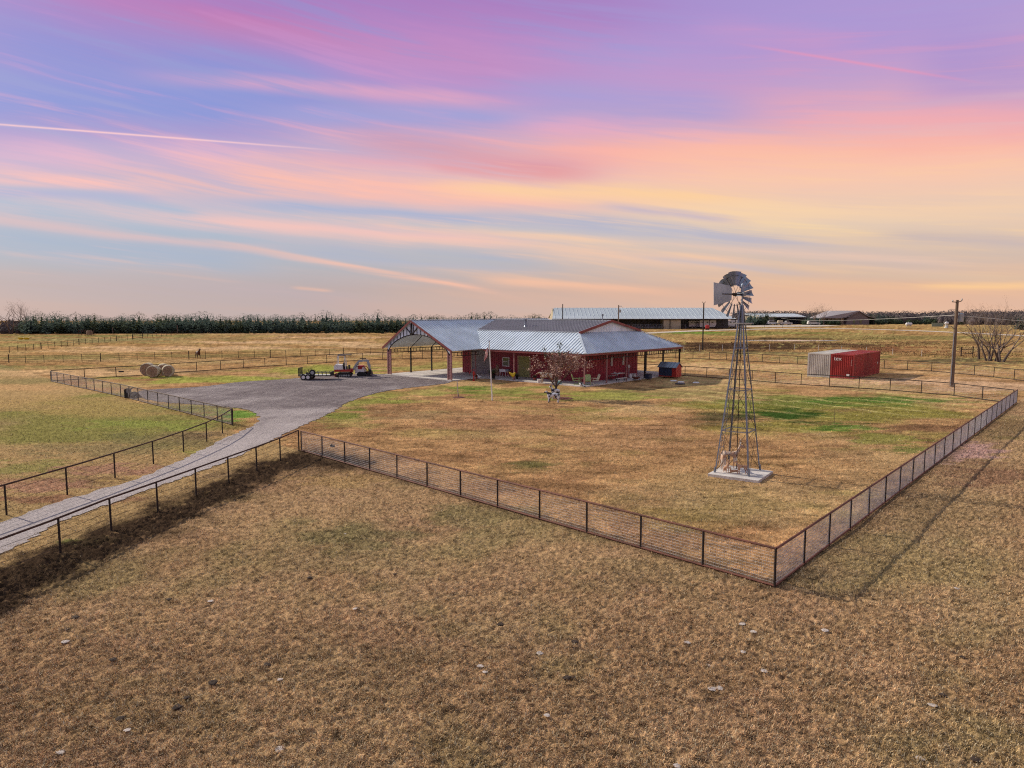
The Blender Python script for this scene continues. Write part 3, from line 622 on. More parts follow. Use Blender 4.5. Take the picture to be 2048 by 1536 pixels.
fence('wire_fence', 'wire fence running diagonally into the far left pasture', 'fence', fJ, 3.2, 1.2, .045, [], [1.1, .7, .3], None, M['rustdark'], M['rustdark'], big=6, mw=.016)
fK = [G(286, 677.5), G(320, 673.5), G(358, 669.5), G(420, 666.5)]
fence('wire_fence', 'short wire fence beyond the pasture gate at far left', 'fence', fK, 3.5, 1.3, .045, [], [1.1, .6], None, M['rustdark'], M['rustdark'], mw=.016)
fL = [G(1300, 708), G(1400, 702), G(1500, 700.5), G(1620, 700.5), G(1720, 706), G(1830, 712), G(1930, 716), G(2050, 722)]
fence('wire_fence', 'wire fence with white topped posts along the weedy pond bank', 'fence', fL, 4.6, 1.1, .04, [], [1.0, .7, .4], None, M['offwhite'], M['rustdark'], mw=.012)
fM = [G(1180, 661), G(1300, 659.5), G(1450, 657), G(1600, 656.3)]
fence('wire_fence', 'faint wire fence beside the far gravel road before the big barn', 'fence', fM, 7, 1.3, .05, [], [1.1, .6], None, M['rustdark'], M['rustdark'], mw=.02)
# gates and feeders
def gate(name, label, p, q, h, m, bars):
    root = thing(name, label, 'gate', p); q = q - p
    for pp in (Vector((0, 0, 0)), q): MB().tube([pp, pp + Vector((0, 0, h + .15))], .09, 7).build('post', m, root)
    b = MB()
    for k in range(bars): z_ = h * (k + .5) / bars; b.tube([(0, 0, z_), q + Vector((0, 0, z_))], .05, 5)
    b.build('bars', m, root); return root
gate('pasture_gate', 'dark metal gate set in the diagonal wire fence at far left', G(266, 679), G(285.5, 676.2), 1.5, M['rustdark'], 3)
gate('pipe_gate', 'brown pipe gate left of the bare trees', G(1922, 712), G(1945.5, 710.5), 1.35, M['rustdark'], 2)
# ------------------------------------------------------------------ windmill
WC = G(1476, 946, .12); WC = Vector((10.35, 32.1, 0)); WR = math.atan2(-.62, .78)
PAD = thing('concrete_pad', 'pale square concrete pad under the windmill', 'slab', WC, WR)
c_ = [G(1411, 947, .12), G(1509, 960.5, .12), G(1540, 941.5, .12), G(1466, 931, .12)]
cc_ = sum(c_, Vector()) / 4; WC = Vector((cc_.x, cc_.y, 0)); e1 = (c_[1] - c_[0]); WR = math.atan2(e1.y, e1.x); PAD.location = WC; PAD.rotation_euler = (0, 0, WR)
b = MB(); W1 = (c_[1] - c_[0]).length / 2 + .03; W2 = (c_[2] - c_[1]).length / 2
b.bb(-W1, W1, -W2, W2, -.05, .12); sl_ = b.build('slab', M['concrete'], PAD)
WM = thing('windmill', 'tall galvanised farm windmill on a lattice tower with bladed wheel and tail vane', 'windmill', WC)
foot = [G(1429, 944.7, .12), G(1498, 953, .12), G(1520.6, 940, .12), G(1456, 931.5, .12)]
foot = [Vector((p.x, p.y, .12)) - WC for p in foot]; fc = sum(foot, Vector()) / 4
HUBZ = ZAT(589, WC.y); TOPX = (1483 - 1024) / F * (WC.y) * 1.0 - WC.x
top = Vector((TOPX * .5 + fc.x * .5, fc.y, HUBZ - .25)); top = Vector((TOPX, fc.y * .5, HUBZ - .25))
tops = [top + (p - fc) * .07 + Vector((0, 0, -.2)) for p in foot]
for p, q in zip(foot, tops):
    b = MB(); d = (q - p).normalized(); o_ = Vector((p.x - fc.x, p.y - fc.y, 0)).normalized(); s_ = Vector((-o_.y, o_.x, 0))
    for sg in (-1, 1): m_ = (o_ * -.6 + s_ * sg * .8) * .032; b.beam(p + m_, q + m_ * .7, .010, .05, up=m_)
    b.tube([p, p + d * .25], .045, 6); b.build('leg', M['galv'], WM)
def lv(z_): k = (z_ - .12) / (tops[0].z - .12); return [p.lerp(q, k) for p, q in zip(foot, tops)]
zs = [.12, 2.04, 3.9, 5.75, 6.85]
bg_, bb_ = MB(), MB()
for i, z_ in enumerate(zs[1:]):
    P = lv(z_)
    bg_ = MB()
    for k in range(4): bg_.beam(P[k], P[(k + 1) % 4], .012, .03); bg_.beam(P[k] - Vector((0, 0, .03)), P[(k + 1) % 4] - Vector((0, 0, .03)), .03, .008)
    bg_.build('girt_ring', M['galv'], WM)
    if i < 3:
        A = lv(zs[i])
        for k in range(4): bb_.tube([A[k], P[(k + 1) % 4]], .009, 4); bb_.tube([A[(k + 1) % 4], P[k]], .009, 4)
bb_.build('brace_rods', M['rustdark'], WM)
b = MB(); A, B = lv(.4), lv(6.8)
for s_ in (.2, .45): b.beam(A[0].lerp(A[3], s_), B[0].lerp(B[3], s_), .012, .02)
for k in range(20): z_ = .6 + k * .31; P = lv(z_); b.tube([P[0].lerp(P[3], .12), P[0].lerp(P[3], .45)], .008, 4)
b.build('ladder', M['galv'], WM)
P = lv(6.86); pc = sum(P, Vector()) / 4; b = MB(); rz_ = WR
for k in range(5): 
    off = (k - 2) * .13; u = Vector((math.cos(rz_), math.sin(rz_), 0)); v_ = Vector((-u.y, u.x, 0))
    if k != 2: b.beam(pc + v_ * off * 1.6 - u * .40, pc + v_ * off * 1.6 + u * .40, .10, .022)
b.beam(pc - v_ * .42 - u * .3 + Vector((0, 0, -.03)), pc + v_ * .42 - u * .3 + Vector((0, 0, -.03)), .05, .03); b.beam(pc - v_ * .42 + u * .3 + Vector((0, 0, -.03)), pc + v_ * .42 + u * .3 + Vector((0, 0, -.03)), .05, .03)
b.build('platform', M['offwhite'], WM)
b = MB(); b.tube([Vector((top.x, top.y, 5.8)), top + Vector((0, 0, .2))], .035, 8); b.build('mast_pipe', M['galv'], WM)
b = MB(); b.tube([Vector((top.x, top.y, .25)), Vector((top.x, top.y, 5.8))], .018, 6); b.build('pump_rod', M['rustdark'], WM)
az = math.radians(-26); AX = Vector((math.sin(az), math.cos(az), .0)); SD = Vector((AX.y, -AX.x, 0)); UPV = Vector((0, 0, 1)); HB = top + Vector((0, 0, .25))
Rg = Matrix((SD, AX, UPV)).transposed()
b = MB(); b.box(HB + AX * .05 + Vector((0, 0, .03)), (.16, .42, .18), R=Rg); b.tube([HB + Vector((0, 0, .1)), HB + Vector((0, 0, .42))], [.085, .07], 8); b.tube([HB + Vector((0, 0, .42)), HB + Vector((0, 0, .5))], [.07, .02], 8); b.tube([HB + AX * .2, HB + AX * .48], .03, 8)
b.build('gearbox', M['galv'], WM)
WHC = HB + AX * .42; RW = 1.06
b = MB(); b.tube([WHC - AX * .08, WHC + AX * .1], .07, 10); b.build('hub', M['rustdark'], WM)
b = MB()
for rr in (.46, .82):
    pts = [WHC + (SD * math.cos(t_) + UPV * math.sin(t_)) * RW * rr for t_ in [2 * math.pi * k / 40 for k in range(41)]]; b.tube(pts, .009, 4)
for k in range(6):
    for sg in (-1, 1):
        t_ = 2 * math.pi * (k + .1 * sg) / 6; e_ = SD * math.cos(t_) + UPV * math.sin(t_); b.tube([WHC + AX * .07 * sg, WHC + e_ * RW * .84], .008, 4)
b.build('wheel_ring', M['rustdark'], WM)
NB = 18
for k in range(NB):
    t0 = 2 * math.pi * (k + .25) / NB; b = MB(); vs = []
    for rr in (.40, .70, 1.0):
        wd = 2 * math.pi * RW * rr / NB * .43; e_ = SD * math.cos(t0) + UPV * math.sin(t0); g_ = UPV * math.cos(t0) - SD * math.sin(t0); tw = math.radians(36 - 8 * rr)
        for s_ in (-1, -.33, .33, 1):
            cur = .05 * (1 - s_ * s_) * rr; p = WHC + e_ * (RW * rr - .02 * s_ * s_) + (g_ * math.cos(tw) + AX * math.sin(tw)) * wd * s_ + (AX * math.cos(tw) - g_ * math.sin(tw)) * cur; vs.append(p)
    n0 = len(vs); vs += [v + AX * .006 for v in vs]; fs = []
    for r_ in range(2):
        for c2 in range(3):
            i0 = r_ * 4 + c2; fs += [(i0, i0 + 1, i0 + 5, i0 + 4), (i0 + n0, i0 + 4 + n0, i0 + 5 + n0, i0 + 1 + n0)]
    b.add(vs, fs); b.build('blade', M['galv'], WM)
TD = Vector((-.93, -.30, .0)).normalized(); T0 = HB - AX * .05
b = MB(); b.tube([T0, T0 + TD * 1.1 + Vector((0, 0, .02))], .03, 5); b.tube([T0 + Vector((0, 0, .1)), T0 + TD * .7 + Vector((0, 0, .03))], .014, 4); b.build('tail_boom', M['rustdark'], WM)
b = MB(); o_ = T0 + Vector((0, 0, .02)); nn = Vector((-TD.y, TD.x, 0)) * .012
vp = [(.60, -.26), (.60, .24), (.70, .36), (1.54, .50), (1.50, -.50), (.74, -.34)]
b.prism([o_ + TD * a_ + Vector((0, 0, c2)) for a_, c2 in vp], nn); b.beam(o_ + TD * .95 + Vector((0, 0, -.36)) - nn, o_ + TD * .95 + Vector((0, 0, .38)) - nn, .03, .03)
b.build('tail_vane', M['vane'], WM)
# ------------------------------------------------------------------ skinned animals
def skin(name, vs, es, rs, m, parent=None, sub=2, root=0):
    me = bpy.data.meshes.new(name); me.from_pydata(vs, es, []); o = bpy.data.objects.new(name, me); COL.objects.link(o)
    md = o.modifiers.new('s', 'SKIN'); md.use_smooth_shade = True; o.modifiers.new('u', 'SUBSURF').levels = sub
    for i, r in enumerate(rs):
        sv = me.skin_vertices[0].data[i]; sv.radius = (r, r) if not isinstance(r, tuple) else r; sv.use_root = i == root
    dg = bpy.context.evaluated_depsgraph_get(); nm = bpy.data.meshes.new_from_object(o.evaluated_get(dg)); bpy.data.objects.remove(o)
    nm.materials.clear(); nm.materials.append(m); nm.name = name; o2 = bpy.data.objects.new(name, nm); COL.objects.link(o2)
    if parent: o2.parent = parent
    return o2
def quadruped(name, label, cat, loc, rz, hgt, m, body=.19, legr=.045, neck=(.22, .30), head=.26, hr=.075, ears=.10, tail=.35, length=1.0, horns=None, hm=None, pose='stand', step_=.05, group=None):
    """shoulder height 1 before scaling, faces +x"""
    root = thing(name, label, cat, loc, rz, group); s = hgt; L2 = length / 2
    zb = {'stand': 0, 'lie': -.55, 'sit': 0}[pose]
    V_, E_, R_ = [], [], []
    def a(p, r, q=None):
        V_.append(Vector(p) * s); R_.append(r * s); i = len(V_) - 1
        if q is not None: E_.append((q, i))
        return i
    tl = .38 if pose == 'sit' else 0
    pel = a((-L2 * .85, 0, .86 + zb - tl), body * .88); mid = a((0, 0, .80 + zb - tl * .4), body, pel); ch = a((L2 * .75, 0, .80 + zb), body * 1.02, mid)
    nb = a((L2 * 1.0, 0, .95 + zb), body * .62, ch); nt = a((L2 + neck[0], 0, .95 + neck[1] + zb), body * .36, nb)
    hd = a((L2 + neck[0] + head * .25, 0, .97 + neck[1] + zb), hr, nt); mz = a((L2 + neck[0] + head, 0, .97 + neck[1] - head * .45 + zb), hr * .55, hd)
    for sg in (-1, 1):
        e_ = a((L2 + neck[0] - .02, sg * ears * .8, 1.0 + neck[1] + ears * .6 + zb), .012, nt)
        if pose == 'stand' or pose == 'sit':
            k = a((L2 * .74 + sg * step_, sg * body * .62, .42), legr * 1.05, ch); f = a((L2 * .76 + sg * step_ * 1.4, sg * body * .62, .10), legr * .72, k); a((L2 * .80 + sg * step_ * 1.4, sg * body * .62, .02), legr * .8, f)
        else:
            k = a((L2 * .95, sg * body * .8, .10), legr, ch); a((L2 * 1.2, sg * body * .7, .04), legr * .8, k)
        if pose == 'stand':
            st_ = a((-L2 * .72 - sg * step_, sg * body * .66, .56), legr * 1.7, pel); hk = a((-L2 * 1.05 - sg * step_, sg * body * .62, .33), legr * .9, st_); hf = a((-L2 * .98 - sg * step_, sg * body * .62, .08), legr * .7, hk); a((-L2 * .92 - sg * step_, sg * body * .62, .02), legr * .8, hf)
        else:
            st_ = a((-L2 * .5, sg * body * 1.0, .22), legr * 1.6, pel); a((-L2 * .95, sg * body * .9, .07), legr, st_)
    t1 = a((-L2 * .85 - body * .9, 0, .88 + zb - tl), .03, pel); t2 = a((-L2 * .85 - body * 1.2, 0, .88 + zb - tl - tail * .5), .028, t1); a((-L2 * .85 - body * 1.15, 0, max(.05, .88 + zb - tl - tail)), .02, t2)
    skin('body', V_, E_, R_, m, root)
    if horns:
        b = MB(); hx, hz = L2 + neck[0] + .02, 1.04 + neck[1] + zb
        for sg in (-1, 1):
            if horns == 'antler':
                p0, p1, p2 = Vector((hx, sg * .03, hz)) * s, Vector((hx - .05, sg * .14, hz + .14)) * s, Vector((hx + .04, sg * .16, hz + .27)) * s
                b.tube([p0, p1, p2], [.016 * s, .014 * s, .006 * s], 5)
                for c_, d_ in ((p1, (.09, .02, .10)), (p1.lerp(p2, .5), (-.04, .06, .10)), (p0.lerp(p1, .5), (.09, 0, .07))): b.tube([c_, c_ + Vector((d_[0], sg * d_[1], d_[2])) * s], [.012 * s, .004 * s], 4)
            else: b.tube([Vector((hx, sg * .06, hz)) * s, Vector((hx, sg * .16, hz + .02)) * s, Vector((hx + .03, sg * .19, hz + .1)) * s], [.02 * s, .016 * s, .005 * s], 5)
        b.build('antlers' if horns == 'antler' else 'horns', hm or M['antler'], root)
    return root
def onpad(px, py): p = G(px, py, .12); return Vector((p.x, p.y, .12))
quadruped('deer_statue', 'painted buck statue with white antlers standing by the front right tower leg', 'statue', onpad(1484, 949), math.radians(172), .46, M['deer'], body=.15, legr=.04, neck=(.10, .30), head=.22, length=.85, horns='antler', step_=.08)
quadruped('deer_statue', 'upright sitting fawn statue at the rear left tower leg', 'statue', onpad(1452, 945), math.radians(-65), .42, M['deer'], body=.15, legr=.045, neck=(.02, .42), head=.2, length=.55, pose='sit', ears=.14)
quadruped('deer_statue', 'small fawn statue lying down with raised ears on the pad', 'statue', onpad(1468, 946), math.radians(185), .36, M['deer'], body=.15, legr=.04, neck=(.05, .30), head=.18, length=.95, pose='lie', ears=.17)
quadruped('deer_statue', 'pale doe statue standing at the front left tower leg', 'statue', onpad(1446, 938), math.radians(-100), .72, M['deerpale'], body=.17, legr=.042, neck=(.12, .26), head=.26, hr=.09, length=.85, ears=.12)
quadruped('deer_statue', 'tallest deer statue holding its antlered head high behind the tower leg', 'statue', onpad(1459, 935), math.radians(-25), .82, M['deerpale'], body=.14, legr=.035, neck=(.14, .34), head=.26, hr=.09, length=.8, horns='antler')
quadruped('horse', 'dark brown horse standing at the wire fence in the left pasture', 'horse', G(396, 717), math.radians(-48), 1.2, M['horse'], body=.21, legr=.05, neck=(.28, .30), head=.34, hr=.085, length=1.0, tail=.6)
cw = G(1106, 806); 
quadruped('cow_statue', 'black and white calf statue standing before the leafy tree', 'statue', cw, math.radians(176), .82, M['holstein'], body=.22, legr=.065, neck=(.14, .16), head=.26, hr=.09, length=1.0, tail=.5)
quadruped('cow_statue', 'grey and white calf statue half hidden behind the black and white calf', 'statue', G(1110, 799), math.radians(200), .95, M['holstein'], body=.17, legr=.055, neck=(.06, .24), head=.22, hr=.08, length=.6, tail=.5)
def onslab(px, py): p = G(px, py, .1); return Vector((p.x, p.y, .1))
quadruped('cow_statue', 'large brown and white cow statue at the porch edge left of the leafy tree', 'statue', onslab(1093, 766), math.radians(178), 1.02, M['cowbrown'], body=.25, legr=.06, neck=(.14, .04), head=.30, hr=.10, length=1.15, tail=.6)
# ------------------------------------------------------------------ ranch house (local frame: x right along the front, y back)
RH = thing('ranch_house', 'red metal ranch house with grey ribbed roof, wrap around porch and open carport', 'house', HO, HR)
b = MB(); b.prism([(-25.1, -5.0, 0), (-13.7, -5.0, 0), (-13.7, -2.0, 0), (-13.0, -.35, 0), (.25, -.35, 0), (.25, 19.1, 0), (-25.1, 19.1, 0)], (0, 0, .1)); b.build('slab', M['concrete'], RH)
WX0, WX1, WY0, WY1, WT = -20.2, -2.0, 3.0, 12.8, 4.35
b = MB()
b.bb(WX0, -18.7, WY0, WY0 + .12, .1, WT); b.bb(-15.5, -13.65, WY0, WY0 + .12, .1, WT); b.bb(-12.6, -11.35, WY0, WY0 + .12, .1, WT); b.bb(-9.45, WX1, WY0, WY0 + .12, .1, WT)
b.bb(-18.7, -15.5, WY0, WY0 + .12, 2.9, WT); b.bb(-13.65, -12.6, WY0, WY0 + .12, 2.2, WT); b.bb(-13.65, -12.6, WY0, WY0 + .12, .1, 1.15); b.bb(-11.35, -9.45, WY0, WY0 + .12, 2.45, WT)
b.bb(WX1 - .12, WX1, WY0 + .12, WY1, .1, WT); b.bb(WX0, WX0 + .12, WY0 + .12, WY1, .1, WT); b.bb(WX0, WX1, WY1, WY1 + .12, .1, WT); b.bb(WX0 + .12, WX1 - .12, WY0 + .12, WY1, 2.9, 3.0)
xr = WX0 + .15
while xr < WX1:
    hid = [(-18.75, -15.45), (-13.7, -12.55), (-11.45, -9.35)]
    if not any(p < xr < q for p, q in hid): b.bb(xr - .025, xr + .025, WY0 - .022, WY0, .1, WT - .1)
    xr += .3
yr = WY0 + .2
while yr < WY1:
    b.bb(WX1, WX1 + .022, yr - .025, yr + .025, .1, WT - .2); yr += .3
b.build('wall', M['redwall'], RH)
b = MB(); b.bb(WX1 - .01, WX1 + .05, WY0 - .05, WY0 - .023, .1, WT - .3); b.bb(WX1 + .023, WX1 + .05, WY0 - .023, WY0 + .1, .1, WT - .3); b.build('corner_trim', M['redtrim'], RH)
gd = MB().bb(-18.6, -15.6, WY0 + .02, WY0 + .06, .12, 2.85)
for k in range(9): gd.bb(-18.6, -15.6, WY0 + .0, WY0 + .02, .14 + k * .302, .14 + k * .302 + .27)
gd.build('garage_door', M['greydoor'], RH)
b = MB(); b.bb(-18.75, -18.6, WY0 - .03, WY0 + .08, .1, 2.95); b.bb(-15.6, -15.45, WY0 - .03, WY0 + .08, .1, 2.95); b.bb(-18.6, -15.6, WY0 - .03, WY0 + .08, 2.85, 2.95); b.build('garage_frame', M['tan'], RH)
dr = MB(); dr.bb(-11.2, -10.42, WY0 - .01, WY0 + .05, .13, 2.35); dr.bb(-10.38, -9.6, WY0 - .01, WY0 + .05, .13, 2.35)
for x0 in (-11.1, -10.28):
    for z0, z1 in ((.3, 1.0), (1.15, 2.2)): dr.bb(x0, x0 + .58, WY0 - .022, WY0 - .01, z0, z1)
dr = dr.build('door', M['olive'], RH)
b = MB()
for xx in (-10.47, -10.33): b.tube([(xx, WY0 - .02, 1.1), (xx, WY0 - .08, 1.1)], .03, 7); b.tube([(xx, WY0 - .08, 1.1), (xx, WY0 - .1, 1.1)], .05, 8)
b.build('handle', M['offwhite'], dr)
b = MB(); b.bb(-11.35, -11.2, WY0 - .04, WY0 + .07, .1, 2.45); b.bb(-9.6, -9.45, WY0 - .04, WY0 + .07, .1, 2.45); b.bb(-11.2, -9.6, WY0 - .04, WY0 + .07, 2.35, 2.45); b.build('door_frame', M['tan'], RH)
wn = MB()
for x0, x1, z0, z1 in ((-13.65, -13.55, 1.15, 2.2), (-12.7, -12.6, 1.15, 2.2), (-13.55, -12.7, 1.15, 1.24), (-13.55, -12.7, 2.11, 2.2), (-13.55, -12.7, 1.66, 1.71)): wn.bb(x0, x1, WY0 - .04, WY0 + .05, z0, z1)
wn = wn.build('window', M['white'], RH); MB().bb(-13.55, -12.7, WY0 + .0, WY0 + .03, 1.24, 2.11).build('pane', M['glass'], wn)
for y0 in (7.45, 9.75):
    q = MB().bb(WX1 + .03, WX1 + .06, y0, y0 + .36, 1.5, 2.5).build('window', M['offwhite'], RH); MB().bb(WX1 + .06, WX1 + .066, y0 + .07, y0 + .29, 1.57, 2.43).build('pane', M['offwhite'], q)
# roof planes with real standing ribs
def roof_face(name, pts, edir, mat_, ribm, sp=.40, rh=.05, rw=.11, thick=.05, parent=RH, group=None):
    pts = [Vector(p) for p in pts]; n = None
    for i in range(1, len(pts) - 1):
        c = (pts[i] - pts[0]).cross(pts[i + 1] - pts[0])
        if c.length > 1e-4: n = c.normalized(); break
    if n.z < 0: n = -n
    e = Vector(edir).normalized(); dn = n.cross(e).normalized(); o0 = pts[0]
    b = MB(); b.prism(pts, -n * thick); o = b.build(name, mat_, parent)
    q = [((p - o0).dot(e), (p - o0).dot(dn)) for p in pts]; s0, s1 = min(a[0] for a in q), max(a[0] for a in q); s = s0 + sp / 2; r = MB()
    while s < s1:
        xs = []
        for i in range(len(q)):
            (a0, b0), (a1, b1) = q[i], q[(i + 1) % len(q)]
            if (a0 - s) * (a1 - s) < 0: xs.append(b0 + (b1 - b0) * (s - a0) / (a1 - a0))
        xs.sort()
        for k in range(0, len(xs) - 1, 2):
            if xs[k + 1] - xs[k] > .15: P0 = o0 + e * s + dn * xs[k] + n * rh / 2; P1 = o0 + e * s + dn * xs[k + 1] + n * rh / 2; r.beam(P0, P1, rw, rh, up=n)
        s += sp
    if r.v: r.build('rib', ribm, o)
    return o
ZE, ZB, ZR, ZC = 3.26, 5.15, 6.3, 6.36; CX = -20.2; TH = .05
R_, RD = M['roof'], M['roofdark']
roof_face('roof', [(.3, -.3, ZE), (-3, 3, ZB), (-17.7, 3, ZB), (-13.8, -.3, ZE)], (1, 0, 0), R_, M['roofrib'])
roof_face('roof', [(.3, -.3, ZE), (.3, 19.2, ZE), (-3, 14.5, ZB), (-3, 3, ZB)], (0, 1, 0), R_, M['roofrib'])
roof_face('roof', [(.3, 19.2, ZE), (-13.8, 19.2, ZE), (-17.7, 14.5, ZB), (-3, 14.5, ZB)], (1, 0, 0), R_, M['roofrib'])
roof_face('roof', [(-2.75, 3, ZB + .05), (-2.75, 8.75, ZR + .05), (-20.1, 8.75, ZR + .05), (-17.7, 3, ZB + .05)], (1, 0, 0), RD, M['roofribd'])
roof_face('roof', [(-2.75, 8.75, ZR + .05), (-2.75, 14.5, ZB + .05), (-17.7, 14.5, ZB + .05), (-20.1, 8.75, ZR + .05)], (1, 0, 0), RD, M['roofribd'])
roof_face('roof', [(CX, -4.95, ZC), (-13.65, -4.95, 3.2), (-13.8, -.3, 3.26), (-17.7, 3, ZB), (CX, 3, ZC)], (0, 1, 0), R_, M['roofrib'])
roof_face('roof', [(CX, 3, ZC), (-17.7, 3, ZB), (-20.1, 8.75, ZR + .03)], (0, 1, 0), R_, M['roofrib'])
roof_face('roof', [(CX, 8.75, ZC), (-20.1, 8.75, ZR + .03), (-17.7, 14.5, ZB), (-13.8, 19.2, 3.26), (CX, 19.2, ZC)], (0, 1, 0), R_, M['roofrib'])
roof_face('roof', [(CX, -4.95, ZC), (-25.25, -4.95, 3.2), (-25.25, 19.2, 3.2), (CX, 19.2, ZC)], (0, 1, 0), R_, M['roofrib'])
b = MB(); b.beam((.33, -.33, ZE + .05), (-2.9, 2.9, ZB + .07), .22, .03); b.beam((.33, 19.2, ZE + .05), (-2.9, 14.5, ZB + .07), .22, .03); b.beam((CX, -4.95, ZC + .05), (CX, 19.2, ZC + .05), .3, .04); b.beam((-2.75, 8.75, ZR + .1), (-20, 8.75, ZR + .1), .25, .04)
b.beam((-3, 2.98, ZB + .06), (-17.6, 2.98, ZB + .06), .10, .05); b.build('ridge_cap', M['roofrib'], RH)
b = MB(); b.prism([(-3.0, 3.05, ZB), (-3.0, 14.45, ZB), (-3.0, 8.75, ZR)], (-.05, 0, 0)); yy = 3.6
while yy < 14.2:
    zt_ = ZB + (ZR - ZB) * (1 - abs(yy - 8.75) / 5.75) - .06
    if zt_ > ZB + .06: b.bb(-3.0, -2.975, yy - .02, yy + .02, ZB, zt_)
    yy += .3
b.build('gable_panel', M['silver'], RH)
b = MB(); 
for y0 in (2.7, 14.8): b.beam((-2.72, y0, ZB - .02), (-2.72, 8.75, ZR + .02), .06, .26)
b.build('gable_fascia', M['redtrim'], RH)
b = MB()
for p, q in (((CX, -4.98, ZC - .07), (-13.6, -4.98, 3.13)), ((CX, -4.98, ZC - .07), (-25.3, -4.98, 3.13))): b.beam(p, q, .06, .22)
b.build('carport_fascia', M['redtrim'], RH)
b = MB(); b.beam((-13.5, -.22, ZE - .14), (.25, -.22, ZE - .14), .08, .2); b.beam((.22, -.18, ZE - .14), (.22, 19.1, ZE - .14), .08, .2); b.beam((.1, 19.1, ZE - .14), (-13.5, 19.1, ZE - .14), .08, .2)
b.build('eave_beam', M['redtrim'], RH)
b = MB()
for p, q, n in (((.1, .2, 0), (.1, 19, 0), 40), ((-24.6, -4.7, 0), (-24.6, 18.9, 0), 50), ((-24.6, 18.9, 0), (-14, 18.9, 0), 22), ((-14.1, -4.7, 0), (-14.1, -.4, 0), 8)):
    p, q = Vector(p), Vector(q); z0, z1 = (2.62, 3.0)
    for z_ in (z0, z1): b.beam(p + Vector((0, 0, z_)), q + Vector((0, 0, z_)), .07, .07)
    for k in range(n + 1): s_ = p.lerp(q, k / n); b.beam(s_ + Vector((0, 0, z0)), s_ + Vector((0, 0, z1)), .05, .05)
b.build('eave_truss', M['rustdark'], RH)
# arched gable truss
b, pn = MB(), MB(); n = 18; xa, xb = -24.55, -14.15; arc, rak = [], []
for k in range(n + 1):
    s_ = k / n; xx = xa + (xb - xa) * s_; zr = (3.2 + (ZC - 3.2) * (xx + 25.25) / (CX + 25.25)) if xx < CX else (ZC - (ZC - 3.2) * (xx - CX) / (-13.65 - CX))
    za_ = 2.75 + 2.05 * math.sin(math.pi * s_) ** .62; rak.append(Vector((xx, -4.75, zr - .15))); arc.append(Vector((xx, -4.75, min(za_, zr - .35))))
b.tube(arc, .06, 5)
for k in range(1, n): b.beam(arc[k] + Vector((0, -.03, 0)), rak[k] + Vector(((.25 if arc[k].x > CX else -.25) * 0, -.03, 0)), .07, .05)
b.beam((CX, -4.83, 4.7), (CX, -4.83, 6.1), .12, .1); b.beam((CX, -4.83, 4.75), (CX - .9, -4.83, 5.5), .08, .08); b.beam((CX, -4.83, 4.75), (CX + 1.0, -4.83, 5.6), .08, .08)
b.build('gable_truss', M['rustdark'], RH)
for k in range(n): pn.prism([arc[k], arc[k + 1], rak[k + 1], rak[k]], (0, .02, 0))
pn.build('gable_cladding', M['silver'], RH)
for yy in (-1.4, 1.9, 5.2, 8.5, 11.8, 15.1):
    b = MB(); b.tube([(-24.55, yy, 3.0), (CX, yy, 6.1), (-15.0, yy, 3.6)], .05, 4); b.beam((-24.5, yy, 3.15), (-15, yy, 3.15), .06, .08) if yy > 2 else None
    b.build('rafter', M['rustdark'], RH)
for yy in (1.2,): MB().beam((-24.6, yy, 4.2), (-16, yy, 4.2), .05, .1).build('purlin', M['rustdark'], RH)
def post(x, y, h, r=.06, m=None): b = MB(); b.bb(-r, r, -r, r, 0, h); b.bb(-r * 1.7, r * 1.7, -r * 1.7, r * 1.7, 0, .02); b.build('porch_post', m or M['post'], RH, (x, y, .1))
for xx in (0, -3.6, -9.2, -15.0): post(xx - .02, 0, 2.9)
for yy in (3.8, 7.5): post(0, yy, 2.9)
for yy in (11.2, 15.1, 18.9): post(0, yy, 2.9, .075, M['rustdark'])
for xx in (-4.5, -9, -13.5): post(xx, 18.9, 2.9, .07, M['rustdark'])
for yy in (-1.4, 1.9, 5.2, 8.5, 11.8, 15.1, 18.7): post(-24.5, yy, 2.9, .07, M['rustdark'])
for xx in (-24.4, -14.2):
    b = MB()
    for s_ in (-.25, .25): b.bb(s_ - .07, s_ + .07, -.07, .07, 0, 2.95)
    b.bb(-.18, .18, -.03, .03, .05, 2.8)
    for k in range(9): b.bb(-.2, .2, -.05, -.03, .2 + k * .32, .26 + k * .32)
    b.build('carport_column', M['post'], RH, (xx, -4.7, .1))
b = MB(); b.tube([(-12.1, 5.2, 5.5), (-12.1, 5.2, 6.35)], .13, 10); b.tube([(-12.1, 5.2, 6.35), (-12.1, 5.2, 6.5)], .2, 10); b.tube([(-12.1, 5.2, 5.55), (-12.1, 5.2, 5.75)], [.24, .14], 10); b.build('stove_pipe', M['galv'], RH)
b = MB(); b.tube([(-5.2, 10.5, 6.0), (-5.2, 10.5, 6.85)], .05, 8); b.tube([(-5.2, 10.5, 6.85), (-5.2, 10.5, 7.05)], .12, 8); b.build('roof_vent', M['galv'], RH)
mb_ = MB(); mb_.prism([(-13.9 + 1.0 * math.cos(t_) - .3, -1.6 + 1.2 * math.sin(t_), 0) for t_ in [k * math.pi / 12 for k in range(24)]], (0, 0, .06)); o = mb_.build('mulch_bed', M['mulch'], None, HO); o.rotation_euler = (0, 0, HR); tag(o, 'red mulch flower bed between carport column and porch', 'flower bed')

